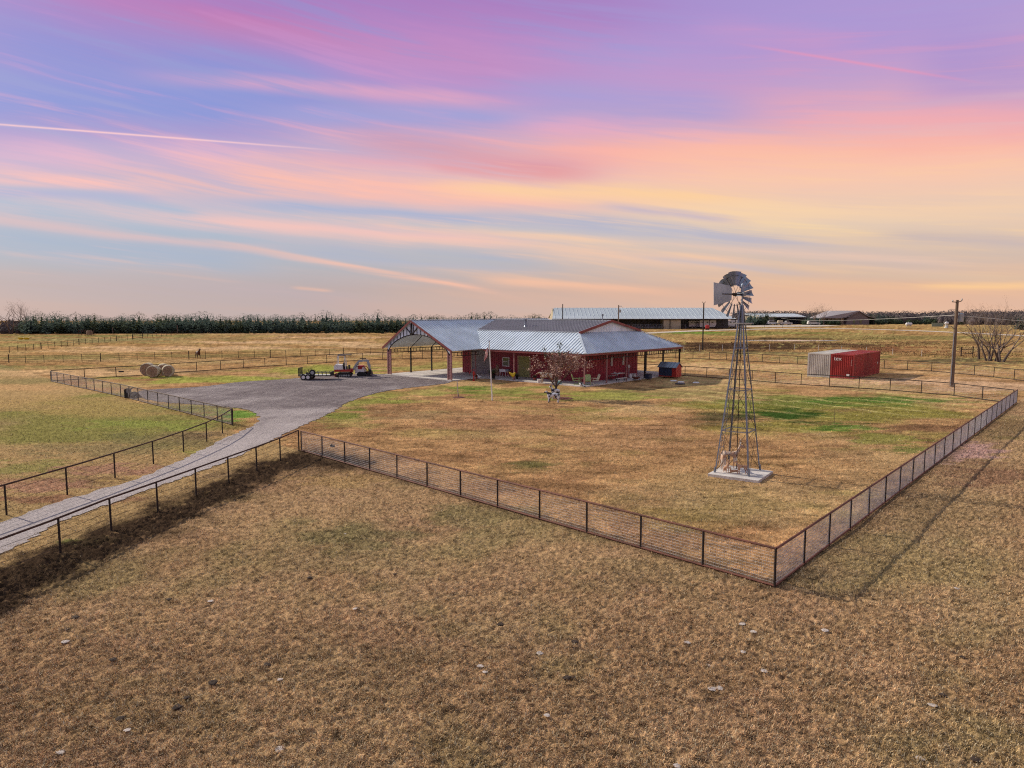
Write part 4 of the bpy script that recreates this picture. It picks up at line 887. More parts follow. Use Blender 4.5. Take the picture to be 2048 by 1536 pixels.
# ------------------------------------------------------------------ porch furniture
def small(name, label, cat, px, py, rz=0, slab=True, group=None): return thing(name, label, cat, onslab(px, py) if slab else G(px, py), rz, group)
def chair(label, px, py, rz, m):
    r = small('lawn_chair', label, 'chair', px, py, rz, group='metal shell back lawn chairs on the porch corner')
    MB().bb(-.26, .26, -.26, .26, .38, .42).build('seat', m, r)
    b = MB(); b.prism([(.24 - .0, -.28, .42), (.24, .28, .42), (.42, .30, .95), (.42, .15, 1.03), (.42, -.15, 1.03), (.42, -.30, .95)], (.03, 0, 0)); b.build('backrest', m, r)
    b = MB()
    for sg in (-1, 1): b.tube([(.2, sg * .3, .05), (-.3, sg * .3, .03), (-.34, sg * .3, .3), (-.3, sg * .3, .62), (.3, sg * .3, .62)], .022, 5)
    b.tube([(.2, -.3, .04), (.2, .3, .04)], .02, 5); b.build('frame', m, r); return r
chair('lime green metal lawn chair facing right beside the teal bin', 1152, 769, math.radians(165), M['green'])
chair('pale green metal lawn chair just behind the corner porch post', 1175, 770, math.radians(80), M['green'])
chair('cream metal lawn chair on the porch right of the corner post', 1190, 769, math.radians(15), M['cream'])
def table(label, px, py, rz, top, leg, w_, d_, h_=.75, name='table', cat='table'):
    r = small(name, label, cat, px, py, rz); MB().bb(-w_, w_, -d_, d_, h_ - .05, h_).build('table_top', top, r)
    for a_, c2 in ((-1, -1), (1, -1), (1, 1), (-1, 1)): MB().tube([(a_ * w_ * .9, c2 * d_ * .85, 0), (a_ * w_ * .88, c2 * d_ * .8, h_ - .05)], .03, 5).build('leg', leg, r)
    return r
table('small green side table between the lawn chairs', 1165, 767, .3, M['green'], M['green'], .3, .3, .6, 'side_table')
# smoker grill
r = small('barrel_grill', 'black barrel grill with white side shelf behind the cream chair', 'grill', 1187, 761, HR + math.pi / 2)
b = MB(); b.tube([(-.5, 0, .85), (.4, 0, .85)], .28, 14); b.tube([(.05, 0, 1.1), (.05, 0, 1.45)], .05, 8); b.build('barrel', M['darkblue'], r, smooth=False)
b = MB(); b.bb(.45, 1.25, -.25, .25, .82, .86); b.bb(-.4, .3, -.42, -.3, .78, .82); b.build('shelf', M['white'], r)
for a_, c2 in ((-.42, -.2), (-.42, .2), (.4, -.2), (.4, .2)): MB().tube([(a_, c2, 0), (a_, c2, .7)], .025, 5).build('leg', M['black'], r)
r = table('white topped work table against the red porch wall', 1200, 759, HR + math.pi / 2, M['white'], M['offwhite'], .65, .3, .85, 'work_table')
r = table('picnic table with grey top on the right porch', 1236, 760.5, HR + math.pi / 2, M['offwhite'], M['black'], .85, .35, .76, 'picnic_table')
def bench(label, px, py, rz, w_):
    r = small('bench', label, 'bench', px, py, rz); MB().bb(-w_, w_, -.14, .14, .4, .45).build('seat', M['offwhite'], r)
    for sg in (-1, 1): b = MB(); b.beam((sg * w_ * .85, -.13, 0), (sg * w_ * .85, -.13, .4), .04); b.beam((sg * w_ * .85, .13, 0), (sg * w_ * .85, .13, .4), .04); b.build('leg', M['black'], r)
bench('grey bench on the porch side nearest the lawn by the picnic table', 1243, 764.5, HR + math.pi / 2, .8)
bench('dark legged bench along the wall side of the picnic table', 1226, 759, HR + math.pi / 2, .8)
r = small('serving_dish', 'white dish on top of the picnic table', 'dish', 1229, 760); r.location = r.location + Vector((0, 0, .76)); MB().lathe([(.06, 0), (.12, .05), (.14, .1)], (0, 0, 0), 10).build('bowl', M['white'], r)
r = small('fire_pit', 'low round dark fire pit on the porch', 'fire pit', 1272, 762)
MB().lathe([(.2, .2), (.42, .35), (.45, .42), (.38, .42), (.1, .26)], (0, 0, 0), 14).build('bowl', M['mulch'], r)
for k in range(3): t_ = k * 2.1; MB().tube([(.35 * math.cos(t_), .35 * math.sin(t_), .3), (.45 * math.cos(t_), .45 * math.sin(t_), 0)], .02, 4).build('leg', M['black'], r)
b = MB(); b.tube([(.45 * math.cos(k * math.pi / 8), .45 * math.sin(k * math.pi / 8), .12) for k in range(17)], .015, 4); b.build('base_ring', M['black'], r)
r = small('bin', 'dark blue bin at the lawn edge of the right porch', 'bin', 1297, 757.5, HR); b = MB(); b.prism([(-.26, -.26, 0), (.26, -.26, 0), (.26, .26, 0), (-.26, .26, 0)], (0, 0, .52)); b.build('body', M['darkblue'], r); MB().bb(-.29, .29, -.29, .29, .52, .56).build('lid', M['black'], r)
r = small('propane_bottle', 'short white propane bottle by the porch wall', 'gas bottle', 1261, 756); MB().lathe([(.12, 0), (.16, .06), (.16, .3), (.1, .4), (.04, .42), (.07, .5)], n=12).build('tank', M['white'], r)
r = small('storage_box', 'pale storage box beside the propane bottle', 'box', 1266, 755.5, HR); MB().bb(-.28, .28, -.2, .2, 0, .42).build('body', M['offwhite'], r); MB().bb(-.3, .3, -.22, .22, .42, .46).build('lid', M['white'], r)
r = small('standpipe', 'white hydrant pipe by the red porch wall', 'standpipe', 1257.5, 754); b = MB(); b.tube([(0, 0, 0), (0, 0, 1.1)], .035, 6); b.bb(-.1, .1, -.07, .07, 1.05, 1.35); b.build('pipe', M['white'], r); MB().tube([(.05, 0, 1.1), (.2, 0, 1.2)], .025, 5).build('handle', M['offwhite'], r)
r = small('teal_crate', 'teal plastic crate right of the porch post', 'crate', 1118, 767.5, HR); MB().bb(-.22, .22, -.16, .16, 0, .34).build('body', M['teal'], r); MB().bb(-.24, .24, -.18, .18, .34, .38).build('lid', M['white'], r)
r = small('bucket', 'white bucket left of the brown and white cow statue', 'bucket', 1078, 766); MB().lathe([(.15, 0), (.19, .36), (.2, .38), (.17, .38)], n=12).build('body', M['white'], r)
b = MB(); b.tube([(.19 * math.cos(k * math.pi / 8), .02, .37 + .12 * math.sin(k * math.pi / 8)) for k in range(9)], .008, 4); b.build('handle', M['galv'], r)
r = small('wooden_bench', 'tan slatted wooden bench against the wall behind the tree', 'bench', 1121, 757, HR)
for k in range(5): MB().bb(-.55, .55, .26, .3, .5 + k * .11, .58 + k * .11).build('back_slat', M['tan'], r)
MB().bb(-.55, .55, -.2, .26, .42, .47).build('seat', M['tan'], r)
for sg in (-1, 1): MB().bb(sg * .5 - .04, sg * .5 + .04, -.2, .28, 0, .42).build('leg', M['timber'], r)
def potted(name, label, px, py, h, potm, leafm, n, r0, slab=True):
    r = small(name, label, 'plant', px, py, 0, slab); MB().lathe([(r0 * .7, 0), (r0, r0 * 1.4), (r0 * 1.1, r0 * 1.5), (r0 * .8, r0 * 1.45)], n=12).build('pot', potm, r)
    b = MB()
    for k in range(n):
        t_, e_ = random.uniform(0, 6.28), random.uniform(.2, 1.3); L_ = h * random.uniform(.5, 1); c = Vector((0, 0, r0 * 1.4)); d = Vector((math.cos(t_) * math.cos(e_), math.sin(t_) * math.cos(e_), math.sin(e_))); s_ = Vector((-math.sin(t_), math.cos(t_), 0)) * .035
        b.add([c, c + d * L_ * .6 + s_, c + d * L_, c + d * L_ * .6 - s_], [(0, 1, 2, 3)])
    b.build('leaves', leafm, r); return r
potted('potted_plant', 'dark leafy plant in a terracotta pot left of the cow statue', 1069, 760, .5, M['terracotta'], M['leafdark'], 40, .18)
potted('potted_plant', 'bushy dark shrub in a black tub at the left end of the porch', 986, 757, 1.0, M['black'], M['leafdark'], 120, .30)
potted('potted_plant', 'dark purple plant in a pot between yellow chicken and green door', 1034, 758, .7, M['black'], M['leafdark'], 60, .16)
potted('potted_plant', 'small green plant beside the red pump in the mulch bed', 953, 757, .45, M['terracotta'], M['leafdark'], 40, .14)
# carved bear
r = small('bear_statue', 'carved wooden bear standing beside the white wash table', 'statue', 995, 752, HR - 1.57)
V_ = [(0, 0, .45), (0, 0, .75), (0, 0, 1.0), (.04, 0, 1.18), (.14, 0, 1.15)]; E_ = [(0, 1), (1, 2), (2, 3), (3, 4)]; Rr = [.20, .21, .13, .13, .06]
for sg in (-1, 1): n0 = len(V_); V_ += [(0, sg * .12, .2), (.08, sg * .12, .04), (.06, sg * .22, .8), (.2, sg * .16, .62), (.0, sg * .1, 1.3)]; E_ += [(0, n0), (n0, n0 + 1), (2, n0 + 2), (n0 + 2, n0 + 3), (3, n0 + 4)]; Rr += [.11, .09, .08, .05, .03]
skin('body', V_, E_, Rr, M['bear'], r)
r = small('wash_table', 'white enamel wash table under the porch window', 'table', 1008, 753.5, HR)
b = MB(); b.prism([(-.45, -.25, .55), (.45, -.25, .55), (.38, -.25, .85), (-.5, -.25, .85)], (0, .5, 0)); b.build('basin', M['white'], r)
for sg in (-1, 1):
    for s2 in (-1, 1): MB().tube([(sg * .38, s2 * .2, .55), (sg * .45, s2 * .22, 0)], .025, 5).build('leg', M['white'], r)
MB().bb(.46, .85, -.2, .2, .7, .88).build('side_tray', M['galv'], r)
# yellow hen ornament
r = small('hen_ornament', 'bright yellow metal hen ornament at the porch post', 'ornament', 1025, 760.5, .2)
skin('body', [(0, 0, .55), (.18, 0, .6), (.26, 0, .78), (.36, 0, .76), (-.22, 0, .72), (-.34, 0, .88), (.02, .07, .3), (.02, -.07, .3)], [(0, 1), (1, 2), (2, 3), (0, 4), (4, 5), (0, 6), (0, 7)], [.22, .17, .09, .03, .13, .04, .04, .04], M['yellow'], r)
for sg in (-1, 1): MB().tube([(.02, sg * .07, .3), (.02, sg * .07, .03), (.12, sg * .07, .01)], .018, 5).build('leg', M['tan'], r)
# red hand pump
r = small('hand_pump', 'bright red old hand pump at the mulch bed', 'pump', 947.5, 762, .5, False)
b = MB(); b.lathe([(.16, 0), (.16, .05), (.07, .08), (.07, .6), (.12, .65), (.13, .95), (.07, 1.05)], n=10); b.tube([(0, 0, .75), (.22, 0, .72), (.26, 0, .6)], .04, 6); b.build('body', M['redpaint'], r)
MB().tube([(0, 0, 1.02), (.05, 0, 1.25), (-.4, 0, 1.1), (-.55, 0, .75)], .025, 5).build('handle', M['redpaint'], r)
# dog statue
r = small('dog_statue', 'small black and white dog statue curled at the corner porch post', 'statue', 1166, 773.5, 2.6)
skin('body', [(0, 0, .16), (.2, 0, .2), (.3, 0, .34), (.42, 0, .3), (-.2, 0, .14), (.3, .1, .04), (.3, -.1, .04), (-.22, .14, .04), (-.3, 0, .08)], [(0, 1), (1, 2), (2, 3), (0, 4), (1, 5), (1, 6), (4, 7), (4, 8)], [.14, .13, .1, .05, .15, .04, .04, .06, .03], M['holstein'], r)
b = MB()
for k, (px, py) in enumerate(((962, 756), (966, 757))): pass
r = small('goose_statue', 'small white goose statue beside the mulch bed', 'statue', 959, 757.5, 3.0, False)
skin('body', [(0, 0, .2), (.16, 0, .3), (.22, 0, .5), (.32, 0, .5), (-.2, 0, .24), (0, .05, .04), (0, -.05, .04)], [(0, 1), (1, 2), (2, 3), (0, 4), (0, 5), (0, 6)], [.12, .08, .05, .02, .05, .02, .02], M['white'], r)
# doghouse / kennel
p = onslab(1341, 753.5); r = thing('kennel', 'red kennel with metal roof at the far corner of the porch', 'kennel', p, HR)
KW, KD, KH = .62, 1.05, 1.3
b = MB(); b.bb(-KW, KW, KD - .05, KD, 0, KH); b.bb(KW - .05, KW, -KD, KD - .05, 0, KH); b.bb(-KW, -KW + .05, -KD, KD - .05, 0, KH); b.bb(-KW + .05, KW - .05, -KD, -KD + .05, 0, KH)
b = MB(); L0, L1, DD = -1.15, .95, .62
b.bb(L0, L1, -DD, -DD + .05, .05, 1.15); b.bb(L0, L1, DD - .05, DD, .05, 1.15); b.bb(L0, L0 + .05, -DD + .05, DD - .05, .05, 1.15)
b.prism([(L1, -DD + .0, .05), (L1, DD, .05), (L1, DD, 1.15), (L1, 0, 1.55), (L1, -DD, 1.15)], (.05, 0, 0)); b.bb(L0 + .05, L1, -DD + .05, DD - .05, .05, .1); b.build('wall', M['redpaint'], r)
MB().bb(L0 + .1, L1 - .45, -DD - .03, -DD, .15, 1.05).build('opening_plate', M['darkblue'], r)  # dark plate laid on the wall in place of an opening
b = MB(); b.prism([(L0 - .12, -DD - .15, 1.05), (L1 + .15, -DD - .15, 1.05), (L1 + .15, 0, 1.6), (L0 - .12, 0, 1.6)], (0, 0, .04)); b.prism([(L0 - .12, DD + .15, 1.05), (L1 + .15, DD + .15, 1.05), (L1 + .15, 0, 1.6), (L0 - .12, 0, 1.6)], (0, 0, .04))
for k in range(6): xx = L0 + .1 + k * .4; b.beam((xx, -DD - .15, 1.11), (xx, 0, 1.66), .07, .04)
b.build('roof', M['galv'], r)
for px, py, lb in ((1347, 762.5, 'leftmost'), (1362, 765, 'middle'), (1392, 766, 'rightmost')):
    o = MB().lathe([(.34, 0), (.36, .06), (.3, .1), (.05, .11)], n=14).build('septic_lid', M['white'], None, G(px, py)); tag(o, lb + ' of the three white round lids in the lawn right of the porch', 'lid')
o = MB().lathe([(.5, 0), (.5, .1), (.42, .12), (.05, .12)], n=14).build('tank_lid', M['black'], None, G(1360, 768.5)); tag(o, 'round black lid in front of the white lids in the lawn', 'lid')

# ------------------------------------------------------------------ flagpole
fp = G(984.5, 801); r = thing('flagpole', 'white slightly leaning flagpole on the lawn', 'flagpole', fp); tz = ZAT(684, fp.y); tp = Vector(((978.7 - 984.5) / F * fp.y, 0, tz))
b = MB(); b.tube([(0, 0, -.05), tp * .5, tp], [.055, .045, .03], 8); b.build('pole', M['white'], r); MB().lathe([(.01, 0), (.06, .04), (.07, .08), (.05, .13), (.01, .15)], tp, 10).build('finial', M['galv'], r)
nu, nv = 52, 39; V = np.zeros((nu + 1, nv + 1, 3)); C = np.zeros((nu + 1, nv + 1, 3)); top_ = fp + tp * .985
for i in range(nu + 1):
    for j in range(nv + 1):
        s_, t_ = i / nu, j / nv
        fold = math.sin(s_ * 9 + t_ * 1.5) * .07
        V[i, j] = (top_.x - .03 - s_ * .30 - t_ * .10 + math.sin(s_ * 6) * .04, top_.y - .06 + fold - s_ * .1, top_.z - t_ * .95 * (1 - .25 * s_) - s_ * .95)
        st2 = int(min(12, t_ * 13)); c = (.45, .04, .05) if st2 % 2 == 0 else (.78, .74, .72)
        if s_ < .40 and t_ < 7 / 13:
            c = (.02, .03, .12)
            if abs((s_ / .4 * 11) % 1 - .5) < .26 and abs((t_ * 13 / 7 * 9) % 1 - .5) < .3 and (int(s_ / .4 * 11) + int(t_ * 13 / 7 * 9)) % 2 == 0: c = (.8, .8, .8)
        C[i, j] = c
ii = np.arange((nu + 1) * (nv + 1)).reshape(nu + 1, nv + 1); Q = np.stack([ii[:-1, :-1], ii[1:, :-1], ii[1:, 1:], ii[:-1, 1:]], -1).reshape(-1, 4)
Vf = V.reshape(-1, 3) - np.array(top_); fl = raw_mesh('flag', Vf, Q, attr_mat('flag_cloth', .8, .08, 3), 4, C.reshape(-1, 3), flat=False); fl.location = top_
fl.modifiers.new('thick', 'SOLIDIFY').thickness = .008; tag(fl, 'striped red, white and blue flag hanging limp from the flagpole', 'flag')

# ------------------------------------------------------------------ trees
def limb(b, p, d, L_, r, depth, tips, spread=.6, up=.15, n=4, segs=3, kk=(2, 3)):
    pts = [p.copy()]; rs = [r]; q = p.copy(); dd = d.copy()
    for k in range(segs):
        dd = (dd + Vector((random.gauss(0, .12), random.gauss(0, .12), random.gauss(0, .08) + up * .3))).normalized(); q = q + dd * L_ / segs; pts.append(q.copy()); rs.append(r * (1 - .45 * (k + 1) / segs))
    b.tube(pts, rs, n if depth > 1 else 3, False)
    if depth == 0: tips.append((q, dd)); return
    for k in range(random.randint(*kk)):
        ax = Vector((random.gauss(0, 1), random.gauss(0, 1), random.gauss(0, .6))); nd = (dd + ax.normalized() * spread + Vector((0, 0, up))).normalized()
        s_ = pts[-1] if k == 0 else pts[random.randint(max(1, segs - 2), segs)]
        limb(b, s_, nd, L_ * random.uniform(.62, .85), rs[-1] * .8, depth - 1, tips, spread, up, n, segs, kk)
tb = G(1112, 797); r = thing('leafy_tree', 'young tree with dusky pink autumn leaves in front of the porch', 'tree', tb)
b = MB(); tips = []; b.tube([(0, 0, -.1), (-.03, 0, .5), (0, 0, 1.0)], [.15, .11, .10], 8)
for d, L_ in (((-.30, .1, .95), 1.3), ((.75, -.1, .75), 1.5), ((.25, .5, .9), 1.3), ((-.1, -.45, .95), 1.2), ((-.7, .0, .9), 1.2)): limb(b, Vector((0, 0, .95)), Vector(d).normalized(), L_, .065, 3, tips, .68, .10, 5, 3, (2, 3))
b.build('trunk', M['bark'], r)
def leaf_cloud(b, cs, n, spread, size, zlim=None):
    for k in range(n):
        c = random.choice(cs); p = c + Vector((random.gauss(0, spread), random.gauss(0, spread), random.gauss(0, spread)))
        a_ = Vector((random.gauss(0, 1), random.gauss(0, 1), random.gauss(0, 1))).normalized(); e_ = a_.orthogonal().normalized(); s_ = size * random.uniform(.6, 1.4); b.add([p - a_ * s_, p + e_ * s_ * .55, p + a_ * s_, p - e_ * s_ * .55], [(0, 1, 2, 3)])
cs = [t_[0] for t_ in tips if t_[0].z < 3.7]; b = MB(); leaf_cloud(b, cs, 2100, .20, .075)
for k in range(7):
    c = Vector((random.gauss(0, 1.1), random.gauss(0, .9), random.uniform(1.9, 2.9))); leaf_cloud(b, [c], 60, .22, .07)
b.build('leaves', M['leafpink'], r)
b = MB(); hi = [Vector((-.9, 0, 3.7)), Vector((-1.0, .1, 4.2)), Vector((.25, 0, 3.9)), Vector((.3, .1, 4.5)), Vector((.8, -.2, 3.8)), Vector((1.7, .2, 3.5)), Vector((-.4, .3, 3.6))]
for c in hi: b.tube([Vector((c.x * .6, c.y, 2.6)), c + Vector((0, 0, .15))], [.02, .006], 3, False)
leaf_cloud(b, hi, 220, .14, .07); b.build('top_shoots', M['leafdark'], r)
o = MB().lathe([(.9, 0), (.7, .05), (.3, .08)], n=18).build('mulch_ring', M['mulch'], None, G(1126, 797) + Vector((0, 0, 0))); tag(o, 'ring of red mulch at the foot of the leafy tree', 'mulch')
# saplings
sp_ = G(917.5, 795); r = thing('sapling', 'tiny bare sapling in a white trunk guard left of the flagpole', 'sapling', sp_); MB().tube([(0, 0, 0), (-.1, 0, .9), (-.15, 0, 1.5)], [.025, .02, .008], 5).build('trunk', M['bark'], r); MB().tube([(-.05, 0, .1), (-.13, 0, 1.45)], .035, 6).build('trunk_guard', M['offwhite'], r)
o = MB().lathe([(.55, 0), (.4, .05), (.1, .07)], n=14).build('mulch_ring', M['mulch'], None, sp_); tag(o, 'small ring of red mulch around the sapling left of the flagpole', 'mulch')
sp2 = G(1668, 851); r = thing('sapling', 'thin bare whip of a sapling standing in the green lawn patch', 'sapling', sp2); MB().tube([(0, 0, 0), (.01, 0, .6), (-.02, .0, 1.1)], [.015, .012, .005], 5).build('trunk', M['bark'], r); MB().tube([(0, 0, .6), (.08, 0, .95)], [.008, .003], 4).build('branch', M['bark'], r)
def conifer(h, rr, seed):
    random.seed(seed); b = MB(); nl = 300
    nt_ = random.randint(1, 3); tops_ = [(Vector((random.gauss(0, rr * .35), random.gauss(0, rr * .35), 0)), h * random.uniform(.8, 1)) for _ in range(nt_)]; tops_[0] = (Vector(), h)
    for c0, hh in tops_:
        for k in range(nl // nt_ + 60):
            s_ = random.random() ** .8; z_ = .25 + hh * .98 * s_; rad = rr * (1 - s_ ** 4.0) ** .7 * (.35 + .75 * min(1, s_ * 6)); t_ = random.uniform(0, 6.28); q = rad * random.uniform(.55, 1.08)
            p = c0 + Vector((q * math.cos(t_), q * math.sin(t_), z_)); o_ = Vector((math.cos(t_), math.sin(t_), random.uniform(.1, .9))).normalized(); sd_ = Vector((-math.sin(t_), math.cos(t_), random.uniform(-.3, .3)))
            L_ = random.uniform(.28, .58) * (1.12 - .8 * s_); b.add([p - sd_ * L_ * .6, p + sd_ * L_ * .6, p + o_ * L_ * 1.1 + sd_ * L_ * .2, p + o_ * L_ * .9 - sd_ * L_ * .3], [(0, 1, 2, 3)])
        for k in range(70):
            s_ = random.random(); q = rr * .5 * (1 - s_) * random.random(); t_ = random.uniform(0, 6.28); p = c0 + Vector((q * math.cos(t_), q * math.sin(t_), .3 + hh * .85 * s_)); a_ = Vector((random.gauss(0, 1), random.gauss(0, 1), random.gauss(0, 1))).normalized(); e_ = a_.orthogonal().normalized(); L_ = .9 * (1.05 - s_)
            b.add([p - a_ * L_, p + e_ * L_, p + a_ * L_, p - e_ * L_], [(0, 1, 2, 3)])
        if random.random() < .35: b.tube([c0 + Vector((0, 0, hh * .8)), c0 + Vector((0, 0, hh * 1.06))], [.04, .02], 3)
    return b
M['cedar'] = mat('cedar_foliage', (.15, .20, .165), .95, 0, .55, .6, col2=(.08, .115, .10), spec=.05); M['cedar2'] = mat('olive_cedar_foliage', (.12, .14, .075), .95, 0, .5, .6, col2=(.05, .07, .045), spec=.05)
for mm in (M['cedar'], M['cedar2']):
    t_ = mm.node_tree; pb = t_.nodes['Principled BSDF']; tl = t_.nodes.new('ShaderNodeBsdfTranslucent'); t_.links.new(pb.inputs['Base Color'].links[0].from_socket, tl.inputs[0]); mxs = t_.nodes.new('ShaderNodeMixShader'); mxs.inputs[0].default_value = .45
    t_.links.new(pb.outputs[0], mxs.inputs[1]); t_.links.new(tl.outputs[0], mxs.inputs[2]); t_.links.new(mxs.outputs[0], t_.nodes['Material Output'].inputs[0])
protos = []
for k in range(7):
    r = thing('evergreen_tree', 'dark evergreen tree in the dense row beyond the left pasture', 'tree', (0, 0, 0), 0, 'evergreens in the long row behind the left field')
    MB().tube([(0, 0, -.3), (0, 0, 2.2)], [.2, .12], 5).build('trunk', M['bark'], r); conifer(5.6 + .5 * (k % 3), 2.7 + .3 * (k % 4), 50 + k).build('crown', M['cedar'] if k < 5 else M['cedar2'], r); protos.append(kids(r))
random.seed(21); used = set(); px = 44.0; n = 0
def cedar_at(px, py, sc_, kind=None, label=None):
    k = random.randrange(7) if kind is None else kind; p = G(px, py); s_ = (sc_ * random.uniform(.85, 1.25),) * 2 + (sc_ * random.uniform(.78, 1.14),)
    if k not in used:
        used.add(k); o = protos[k]; o.location = p; o.rotation_euler = (0, 0, random.uniform(0, 6)); o.scale = s_
        if label: o['label'] = label
        return o
    return dup(protos[k], p, random.uniform(0, 6), label, s_)
while px < 1092:
    front_y = 667.2 - 3.5 * min(1, px / 900); cedar_at(px, front_y + random.uniform(-.6, .4), .86 + (.05 if px < 300 else 0) - .06 * (px > 600)); px += random.uniform(8, 12)
px = 60.0
while px < 1090: cedar_at(px, 663.0 - 1.5 * px / 1000 + random.uniform(-.5, .5), .98); px += random.uniform(11, 17)
for px, py, s_, lb in ((1497, 651, .9, 'dark evergreen tree just left of the long low garage'), (1509, 650, 1.1, 'pointed evergreen tree directly behind the left end of the garage'), (1521, 650, 1.0, 'evergreen tree over the white garage door'), (1531, 650, 1.1, 'evergreen tree behind the middle of the garage roof'), (1616, 650, .8, 'evergreen tree between garage and taupe house'), (1630, 650, .75, 'evergreen tree behind the white car near the taupe house'),
    (1741, 648.5, .9, 'round evergreen tree behind the right gable corner of the taupe house'), (1755, 648, .8, 'first evergreen right of the taupe house'), (1768, 648, .7, 'second evergreen right of the taupe house'), (1780, 648, .75, 'third evergreen right of the taupe house'), (1791, 648, .6, 'fourth evergreen right of the taupe house'), (1850, 647.5, .7, 'lone evergreen above the right propane tank'), (1862, 647.5, .65, 'broad evergreen behind the green panel'), (2043, 660, .9, 'dark evergreen at the far right edge beyond the bare trees')):
    cedar_at(px, py, s_, None, lb).pop('group', None)
def bare(label, px, py, hgt, trunks, sd_, depth=4, m='barkpale', r0=.14, spread=.65, k=(2, 3), L0=.30, lean=.35, group=None):
    random.seed(sd_); r = thing('bare_tree', label, 'tree', G(px, py), random.uniform(0, 1), group); b = MB(); tips = []; br = MB()
    for i in range(trunks):
        t_ = random.uniform(0, 6.28); d = Vector((math.cos(t_) * lean, math.sin(t_) * lean, 1)).normalized(); p0 = Vector((math.cos(t_), math.sin(t_), 0)) * .25 * (trunks > 1); p1 = p0 + d * hgt * .25
        b.tube([p0 - Vector((0, 0, .2)), p0.lerp(p1, .5), p1], [r0 * 1.3, r0, r0 * .85], 6)
        for j in range(3): nd = (d + Vector((random.gauss(0, .5), random.gauss(0, .5), .1))).normalized(); limb(br, p1, nd, hgt * L0, r0 * .6, depth, tips, spread, .12, 4, 3, k)
    b.build('trunk', M['bark'], r); br.build('branches', M[m], r); return kids(r)
bare('bare leaning tree with several trunks in the right hand clump, leftmost trunk pale', 1958, 718, 8.0, 1, 3, 5, r0=.16, lean=.2)
bare('many stemmed bare tree at the front left of the right hand clump', 1977, 722, 7.8, 3, 4, 4, r0=.13, lean=.35)
bare('many stemmed bare tree in the middle of the right hand clump', 1988, 722, 8.4, 3, 5, 4, r0=.13, lean=.4)
bare('spreading bare tree at the right of the right hand clump', 2001, 724, 8.2, 3, 6, 4, r0=.15, lean=.55)
bare('bare tree at far left before the evergreen row', 22, 668, 9.5, 2, 8, 4, r0=.22, lean=.3, spread=.75)
bare('second bare tree rising at the left end of the evergreen row', 52, 664, 10.5, 2, 9, 4, r0=.22, lean=.3, spread=.75)
bare('tall bare tree behind the car beside the taupe house', 1632, 650.5, 9.0, 2, 10, 4, r0=.22, lean=.3)
bare('bare tree between garage and taupe house', 1648, 650.5, 9.2, 2, 11, 4, r0=.22, lean=.3)
for i, (px, lb) in enumerate(((1298, 'leftmost'), (1312, 'second'), (1326, 'third'), (1341, 'rightmost'))): bare(lb + ' of the four pale bare shrubs in front of the big barn', px, 655.5, 3.4, 3, 30 + i, 3, r0=.08, lean=.6)
# far woods: one uncountable mass
random.seed(5)
def woods(name, spans, m, zmul=1.0):
    b = MB()
    for x0, x1, n, y0, y1, h0, h1 in spans:
        h0 *= .54; h1 *= .54
        for k in range(n):
            p = G(random.uniform(x0, x1), random.uniform(y0, y1)); h = random.uniform(h0, h1) * zmul; rr = h * random.uniform(.35, .6); fx = p.y / 320; b.lathe([(rr * random.uniform(.6, .8), 0), (rr * random.uniform(.7, .85), h * .35), (rr * random.uniform(.4, .6), h * .65), (rr * .1, h * .82)], p, 7)
            for j in range(60):
                t_, u = random.uniform(0, 6.28), random.uniform(-.9, 1); q = p + Vector((rr * math.sqrt(1 - u * u * .9) * math.cos(t_), rr * math.sqrt(1 - u * u * .9) * math.sin(t_), h * .5 + u * h * .5)); L_ = random.uniform(.14, .42) * fx
                a_ = Vector((random.gauss(0, 1), random.gauss(0, 1), random.gauss(0, 1.4))).normalized(); e_ = a_.orthogonal().normalized(); b.add([q - a_ * L_, q + e_ * L_ * .5, q + a_ * L_, q - e_ * L_ * .5], [(0, 1, 2, 3)])
    o = b.build(name, m); o['kind'] = 'stuff'
M['twigwood'] = mat('winter_woods', (.125, .10, .10), .95, 0, .5, .12, col2=(.07, .058, .055), spec=.05); M['greenwood'] = mat('far_green_woods', (.045, .06, .032), .95, 0, .5, .03, col2=(.03, .042, .025), spec=.05)
woods('distant_woods', [(1470, 2250, 800, 643, 647.5, 8, 12), (1880, 2300, 260, 646, 650, 5.5, 8.5), (-250, 60, 150, 655, 663, 4, 7), (-150, 36, 60, 664, 668, 2.5, 5), (1900, 2200, 150, 642.5, 644, 10, 13.5)], M['twigwood'])
woods('distant_evergreens', [(1740, 1900, 60, 646, 649, 3.0, 5.0), (1600, 1680, 30, 647.5, 650, 4, 5.5), (1900, 2200, 40, 645, 650, 5, 7.5), (1470, 1530, 20, 648, 650.5, 4, 6)], M['greenwood'])
woods('undergrowth', [(1100, 1240, 1, 660, 662, 1, 2), (30, 1090, 220, 665, 667.2, 1.0, 2.0)], M['greenwood'])
random.seed(11)
